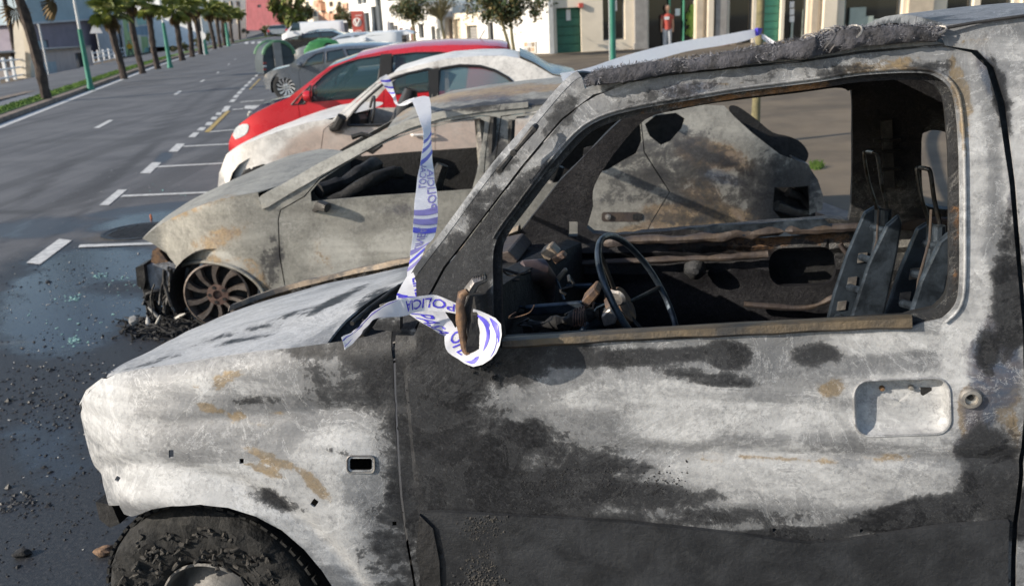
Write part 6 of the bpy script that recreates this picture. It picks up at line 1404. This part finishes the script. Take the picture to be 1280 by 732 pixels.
# red advertising column
c=G(452,55); ac=thing('advertising_column','tall red advertising column with a pale round emblem and lettering','advertising column',c)
CFr=frame2(G(440,56),G(460,55)); 
o=[CFr.tz(x,y) for x,y in((443,57),(438.5,14),(452,14),(456,56))]
mb=MB(); mb.prism(CFr,o,0,.9); mb.out('column',M['brickred'],ac,False)
def ringp(cx_,cy_,r0,r1): 
    P_=[CFr.tz(cx_,cy_)]; t,z=P_[0]; k=CFr.tz(cx_+1,cy_)[0]-t; V=[];n=24
    for i in range(n): a=2*math.pi*i/n; V+= [CFr.w(t+math.cos(a)*r*k,z+math.sin(a)*r*k,-.03) for r in(r0,r1)]
    return obj('round_emblem',V,[(2*i,2*i+1,(2*i+3)%(2*n),(2*i+2)%(2*n)) for i in range(n)],M['whitewall'],ac,False)
ringp(446.5,28,4.0,5.2)
for P_ in ([(443.5,24.5),(446.5,32)],[(449.5,24.5),(446.5,32)]):
    mb=MB(); mb.tube([CFr.P(*q,-.04) for q in P_],.06,5); mb.out('emblem_stroke',M['whitewall'],ac)
for y in(19,38,41,46,49): pr(ac,'lettering_band',CFr,444,y,452,y+1.1,-.03,-.01,M['whitewall'])
c=G(383,36); bs=thing('blue_sign','small blue sign at the corner above the white van','sign',c); BFr=frame2(G(378,36),G(392,36)); pr(bs,'panel',BFr,380.5,21,386,29,0,.1,mat('blue_sign_paint',(.04,.12,.45),.5)); pr(bs,'post',BFr,383,29,384,37,.02,.08,M['lightpole'])
# refuse containers
c=G(348,94); rc=thing('refuse_container','dark grey rounded refuse container with green lid edge and pale centre bar on the road','container',c); CF2=frame2(G(329,95),G(367,92)); 
ol=[CF2.tz(x,y) for x,y in cat([(330,92),(328.5,76),(331,62),(340,54),(348,52.5),(357,54),(366,62),(368.5,74),(367,90)],4)]
mb=MB(); mb.prism(CF2,ol,.0,1.1); mb.out('body',M['container'] if 'container' in M else M['blackplastic'],rc,False)
rim=[CF2.w(t,z,.0) for t,z in ol[6:-6]]; mb=MB(); mb.tube(rim,.07,8); mb.out('lid_rim',mat('container_green',(.10,.22,.12),.6),rc)
mb=MB(); mb.tube([CF2.w(t,z,1.1) for t,z in ol[6:-6]],.07,8); mb.out('lid_rim',mat('container_green2',(.10,.22,.12),.6),rc)
pr(rc,'centre_bar',CF2,345,53,350.5,88,-.10,-.01,M['greystone']); pr(rc,'seam',CF2,330,71,345,72,-.03,-.002,M['soot']); pr(rc,'seam',CF2,350.5,71,367,72,-.03,-.002,M['soot'])
for k in range(3): pr(rc,'warning_stripe',CF2,329.5,78+4*k,333,80+4*k,-.03,-.005,M['brickred' if k%2==0 else 'whitepaint'])
c=AT(405,62,29); c[2]=0; bb=thing('bottle_bank','bright green dome shaped bottle bank with dark opening beside the white pickup','container',c); zt=AT(405,48,29)[2]
mb=MB(); mb.lathe(c,(0,0,1),[(.45,0),(.62,.2),(.68,zt*.5),(.62,zt*.75),(.42,zt*.93),(.15,zt),(.0001,zt)],24); mb.out('dome',mat('bright_green_plastic',(.12,.42,.10),.5),bb)
mb=MB(); mb.lathe(c+np.array([.25,-.50,zt*.78]),(.3,-1,.2),[(.0001,.0),(.16,.0),(.17,-.06)],16); mb.out('opening',M['soot'],bb)

# ================================================================== PLANTS
M['leafpalm']=mat('palm_leaf',(.27,.29,.06),.5,0,.5,2,c2=(.09,.13,.03))
M['leafdead']=mat('dry_palm_leaf',(.22,.15,.06),.8,0,.4,3,c2=(.12,.08,.04))
M['trunk']=mat('palm_trunk',(.07,.052,.042),.95,0,.5,7,.9,25,c2=(.03,.022,.02))
M['bark']=mat('pale_mossy_bark',(.22,.19,.10),.9,0,.4,9,.6,40,c2=(.12,.11,.06))
def frond_mesh(name,R_,m_,droop=.5):
    V=[];Fc=[]; n=17
    P_=np.array([0,0,0.]); tip=np.array([R_*.45,0,R_*.12])
    V+=[(0,-.015,0),(0,.015,0),(tip[0],.01,tip[2]),(tip[0],-.01,tip[2])]; Fc.append((0,1,2,3))
    for k in range(n):
        a=R(-120+240*k/(n-1)); L=R_*.62*(.75+.25*math.cos(a)); d=np.array([math.cos(a),math.sin(a),0]); e=np.array([-d[1],d[0],0])*.035*R_
        m1=tip+d*L*.55+np.array([0,0,.02]); m2=tip+d*L+np.array([0,0,-droop*L*.45]); i=len(V)
        V+=[tip,m1-e,m1+e,m2]; Fc+=[(i,i+1,i+3),(i,i+3,i+2)]
    me=bpy.data.meshes.new(name); me.from_pydata([tuple(v) for v in V],[],Fc); me.materials.append(m_); return me
FM=[frond_mesh('frond',1.15,M['leafpalm'],.4),frond_mesh('frond',1.05,M['leafpalm'],.9),frond_mesh('dry_frond',1.0,M['leafdead'],.8)]
def palm(base,h,lean,R_,label,seed,trunk_r=.11,nf=24,scale=1.):
    rn=random.Random(seed); c=np.array(base,float); root=thing('palm_tree',label,'palm tree',c,'palm trees along the verge'); top=c+np.array([lean[0],lean[1],h])
    mb=MB(); P_=[lerp(c,top,s)+np.array([.04*math.sin(s*5+seed),0,0]) for s in np.linspace(0,1,14)]; mb.tube(P_,[trunk_r*1.35]+[trunk_r*(1.05+.12*(k%2)) for k in range(11)]+[trunk_r*1.5,trunk_r*1.3],10,noise_=.3,nsc=9); mb.out('trunk',M['trunk'],root)
    for k in range(nf):
        el=rn.uniform(-.55,1.25) if k<nf-3 else rn.uniform(-1.35,-1.0); az=k*2.4+rn.uniform(-.3,.3); me=FM[2] if el<-.7 else FM[1] if el<.2 else FM[0]
        o=bpy.data.objects.new('frond' if el>=-.7 else 'dry_frond',me); COL.objects.link(o); o.parent=root; o.location=tuple(top-c+np.array([0,0,rn.uniform(-.05,.12)])); o.rotation_euler=(rn.uniform(-.5,.5),-el,az); s=scale*R_*rn.uniform(.65,.95)*(.8 if el<-.7 else 1); o.scale=(s,s,s)
    return root
plist=[((59,128),(12,-52),'nearest palm with dark leaning trunk, crown above the picture edge, dry fronds hanging'),((155,103),(137,20),'full green fan palm, second from the left on the verge'),((178,96),(161,3),'third palm from the left on the verge, thin trunk just right of the second'),((198,90),(184,10),'fourth palm from the left, just before the second street lamp'),
 ((229.5,79),(217,18),'fifth palm from the left, just past the second street lamp'),((241.5,74),(234,14),'sixth palm from the left on the verge'),((251.5,70.5),(243,13),'seventh palm, left of the round road sign'),((268.5,63.5),(261,16),'eighth palm, right of the round road sign'),((275,61.5),(271,15),'ninth palm, close beside the eighth'),((281.5,59.5),(277,17),'tenth palm from the left on the verge'),((291.5,55),(286,19),'eleventh palm, next to last of the row'),((300.5,51),(297,18),'last and farthest palm of the verge row')]
for k,(b,t,lab) in enumerate(plist):
    c=G(*b); c[2]=.12; T_=AT(t[0],t[1],c[1]+.0); palm(c,T_[2]-.12,(T_[0]-c[0],0),1.0 if k else 1.2,lab,k,trunk_r=.12 if k==0 else .115 if k<4 else .13,scale=1.0 if k<4 else 1.15)
c=GL(22,84); T_=AT(0,-30,c[1]); palm(c,T_[2]-c[2],(T_[0]-c[0],0),2.,'tall thin palm trunk leaning at the left picture edge beyond the service road',31,trunk_r=.22,scale=1.4)
c=AT(56,14,float(G(59,128)[1])-1.0)
for k,(x,y) in enumerate(((57,3),(18,12))):
    c=AT(x,y,26.); o=bpy.data.objects.new('dry_frond',FM[2]); COL.objects.link(o); rt2=[q for q in bpy.data.objects if q.name=='palm_tree'][0]; o.parent=rt2; o.location=tuple(np.array(c)-BASE[rt2.name]+np.array([0,0,.4])); o.rotation_euler=(0,1.45,k*2); o.scale=(.9,.9,.9)
M['leafg']=mat('dark_green_leaf',(.06,.09,.03),.55,0,.5,3,c2=(.025,.04,.015)); M['leafo']=mat('olive_orange_leaf',(.20,.13,.045),.6,0,.5,3,c2=(.10,.10,.03))
def tree(name,label,base,cr_,rad,n,tr,branches=10,leaf=.10,mats=('leafg','leafo'),fr_=.35,bare=0,trunks=1,grp=None):
    c=np.array(base,float); cr_=np.array(cr_,float); root=thing(name,label,'tree',c,grp); mb=MB()
    for k in range(trunks):
        o=np.array([.12*(k-(trunks-1)/2),0,0]); mb.tube([c+o,lerp(c,cr_,.35)+o*1.6,lerp(c,cr_,.75)+o*3],[tr*1.2,tr,tr*.8],9,noise_=.15,nsc=6)
    mb.out('trunk',M['bark'],root)
    mb=MB(); rad=np.array(rad,float)
    for k in range(branches+bare):
        d=rng.normal(size=3); d/=np.linalg.norm(d); d[2]=abs(d[2])*.8+.05*0; e=cr_+d*rad*rng.uniform(.6,1.05); s=lerp(c,cr_,rng.uniform(.55,.85)); mid=lerp(s,e,.5)+rng.uniform(-.1,.1,3); mb.tube([s,mid,e],[tr*.5,tr*.28,tr*.08],5)
    mb.out('limbs',M['bark'],root)
    ncl=max(6,n//130); cl=[]
    for k in range(ncl):
        d=rng.normal(size=3); d/=np.linalg.norm(d); cl.append((cr_+d*rad*rng.uniform(.3,.92),rng.uniform(.2,.42)*rad.min()))
    for mi,mm in enumerate(mats):
        mb=MB(); nn=int(n*(fr_ if mi else 1-fr_))
        for i in range(nn):
            q,rr_=cl[rng.integers(ncl)]; p=q+rng.normal(size=3)*rr_*.6; a=rng.normal(size=3); a/=np.linalg.norm(a); b=np.cross(a,rng.normal(size=3)); b/=np.linalg.norm(b); s=leaf*rng.uniform(.5,1.3)
            mb.add([p-a*s,p-b*s*.4,p+a*s,p+b*s*.4],[(0,1,2,3)])
        mb.out('crown',M[mm],root,False)
def lift(p,z): q=np.array(p); q[2]=z; return q
b=lift(G(532,55),.1); Y=b[1]; cc=AT(514,12,Y); tree('street_tree','round dark green and rusty tree before the white shops, left of the bare one',b-np.array([.7,0,0]),cc,(1.5,1.3,1.15),4200,.10,leaf=.10,grp='trees along the shop street')
b2=lift(G(556,54),.1); cc=AT(548,8,b2[1]); tree('bare_tree','nearly bare tree with sparse twigs right beside the dark leafy tree',b2,cc,(1.5,1.2,1.6),700,.08,leaf=.08,branches=40,bare=60,grp='trees along the shop street')
b=lift(AT(642,72,34),.12); cc=AT(628,4,34); tree('street_tree','leafy olive and orange tree with twin trunks before the white wall',b,cc,(1.75,1.4,.85),4600,.06,leaf=.085,trunks=2,grp='trees along the shop street')
tb=lift(AT(948,60,11),.12); root=thing('thin_tree','thin mossy tree trunk with tape tied round it, in front of the bright green panel','tree',tb)
mb=MB(); mb.tube([tb,tb+np.array([0,0,.5]),tb+np.array([.01,0,1.5]),tb+np.array([-.01,0,3.2])],[.065,.052,.05,.045],12,noise_=.15,nsc=7); mb.out('trunk',M['bark'],root)
mb=MB()
for k in range(14):
    a=k*2.4; s=tb+np.array([0,0,2.7+.04*k]); e=s+np.array([math.cos(a)*.9,math.sin(a)*.9,.9]); mb.tube([s,lerp(s,e,.5)+np.array([0,0,.05]),e],[.02,.012,.004],5)
mb.out('limbs',M['bark'],root)
# feather palm and bushes at the road end
b=lift(G(360,42),0); cc=AT(361,12,b[1]); tree('date_palm','big shaggy palm at the road end between the red building and the van',b,cc,(3.6,2.5,3.9),3200,.5,leaf=.5,mats=('leafpalm','leafo'),fr_=.3)
b=lift(G(337,46),0); tree('round_bush','dense olive bush at the road end, left of the shaggy palm',b,AT(337,38,b[1]),(1.3,1.2,1.2),1500,.1,leaf=.2,mats=('leafg','leafo'),fr_=.4)
b=lift(G(385,40),0); tree('dark_tree','dark round tree behind the white van',b,AT(383,14,b[1]),(1.6,1.5,1.5),1500,.15,leaf=.3)
b=lift(G(433,52),0); tree('street_tree','brownish leafy tree squeezed left of the red column',b,AT(433,25,b[1]),(1.2,1.,1.7),1800,.1,leaf=.14,mats=('leafo','leafg'),fr_=.4)
for k,(x,y,rx,lab) in enumerate(((232,62,7,'low dark shrub beyond the fifth palm trunk'),(247,56,9,'green shrub clump beyond the seventh palm'),(262,52,8,'shrub clump under the pale apartments'),(283,47,7,'dark shrub beyond the tenth palm'),(308,43,5,'small dark shrub left of the distant car'),(216,62,5,'dark shrub at the end of the mural wall'))):
    b=G(x,y+3); r=rx/F*b[1]; tree('shrub',lab,b,b+np.array([0,0,r*.9]),(r,r,r*.9),900,.05,leaf=r*.13,fr_=.3,branches=4)
# hazy far hills and buildings at the left edge
hl=[]
for i in range(60):
    x=-900+i*40; hl.append([(x,700,-60),(x,700,28+10*mn.noise(Vector((x*.006,0,0)))+6*mn.noise(Vector((x*.02,3,0))))])
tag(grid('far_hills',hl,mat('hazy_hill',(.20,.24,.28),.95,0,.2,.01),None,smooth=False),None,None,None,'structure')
for k,(x0,x1,yt,yb,Y,lab) in enumerate(((-30,16,38,70,150,'pale hazy block at the far left edge, upper one'),(-40,20,60,84,110,'low pale grey building at the far left edge behind parked cars'))):
    f=Fr(AT((x0+x1)/2,yb,Y),0); building('distant_building',lab,f,[(x0,yb+14),(x0,yt),(x1,yt-1),(x1,yb+14)],[(x0+8+12*i,yt+6+8*j,x0+14+12*i,yt+10+8*j) for i in range(3) for j in range(2)],M['palegrey'],8)
def lot_car(x0,x1,yb,yt,lab,paint):
    p=GL(x0,yb); Y=p[1]; fr=Fr(p,0); L=fr.tz(x1,yb)[0]; H_=fr.tz(x0,yt)[1]-p[2]; z0=p[2]; root=thing('parked_car',lab,'car',fr.w(L/2,z0,.8)); k=L/4.2
    top=[(0,.4),(.05,.75),(1.0,.95),(1.6,H_*.97),(2.8,H_),(3.5,1.0),(4.15,.9),(4.2,.4)]; o=[(a*k,z0+b) for a,b in top]
    mb=MB(); mb.prism(fr,o,0,1.7); bd=mb.out('body',paint,root,False); bv=bd.modifiers.new('b','BEVEL'); bv.width=.08; bv.segments=2
    mb=MB(); mb.prism(fr,[(q[0]*k,z0+q[1]) for q in((1.2,.98),(1.7,H_*.9),(2.7,H_*.92),(3.3,1.02))],-.01,.02); mb.out('window_pane',M['glass'],root,False)
    for a in(.8,3.4):
        mb=MB(); mb.lathe(fr.w(a*k,z0+.3,-.02),fr.n,[(.0001,.03),(.3,.03),(.32,0),(.32,-.2)],16); mb.out('wheel',M['tyreok'],root)
lot_car(-22,9,98,82,'silver car cut by the left picture edge behind the white fence',M['paint_silver']); lot_car(9,30,99,86,'small white car behind the white fence, nearest the cream side wall',M['paint_white'])
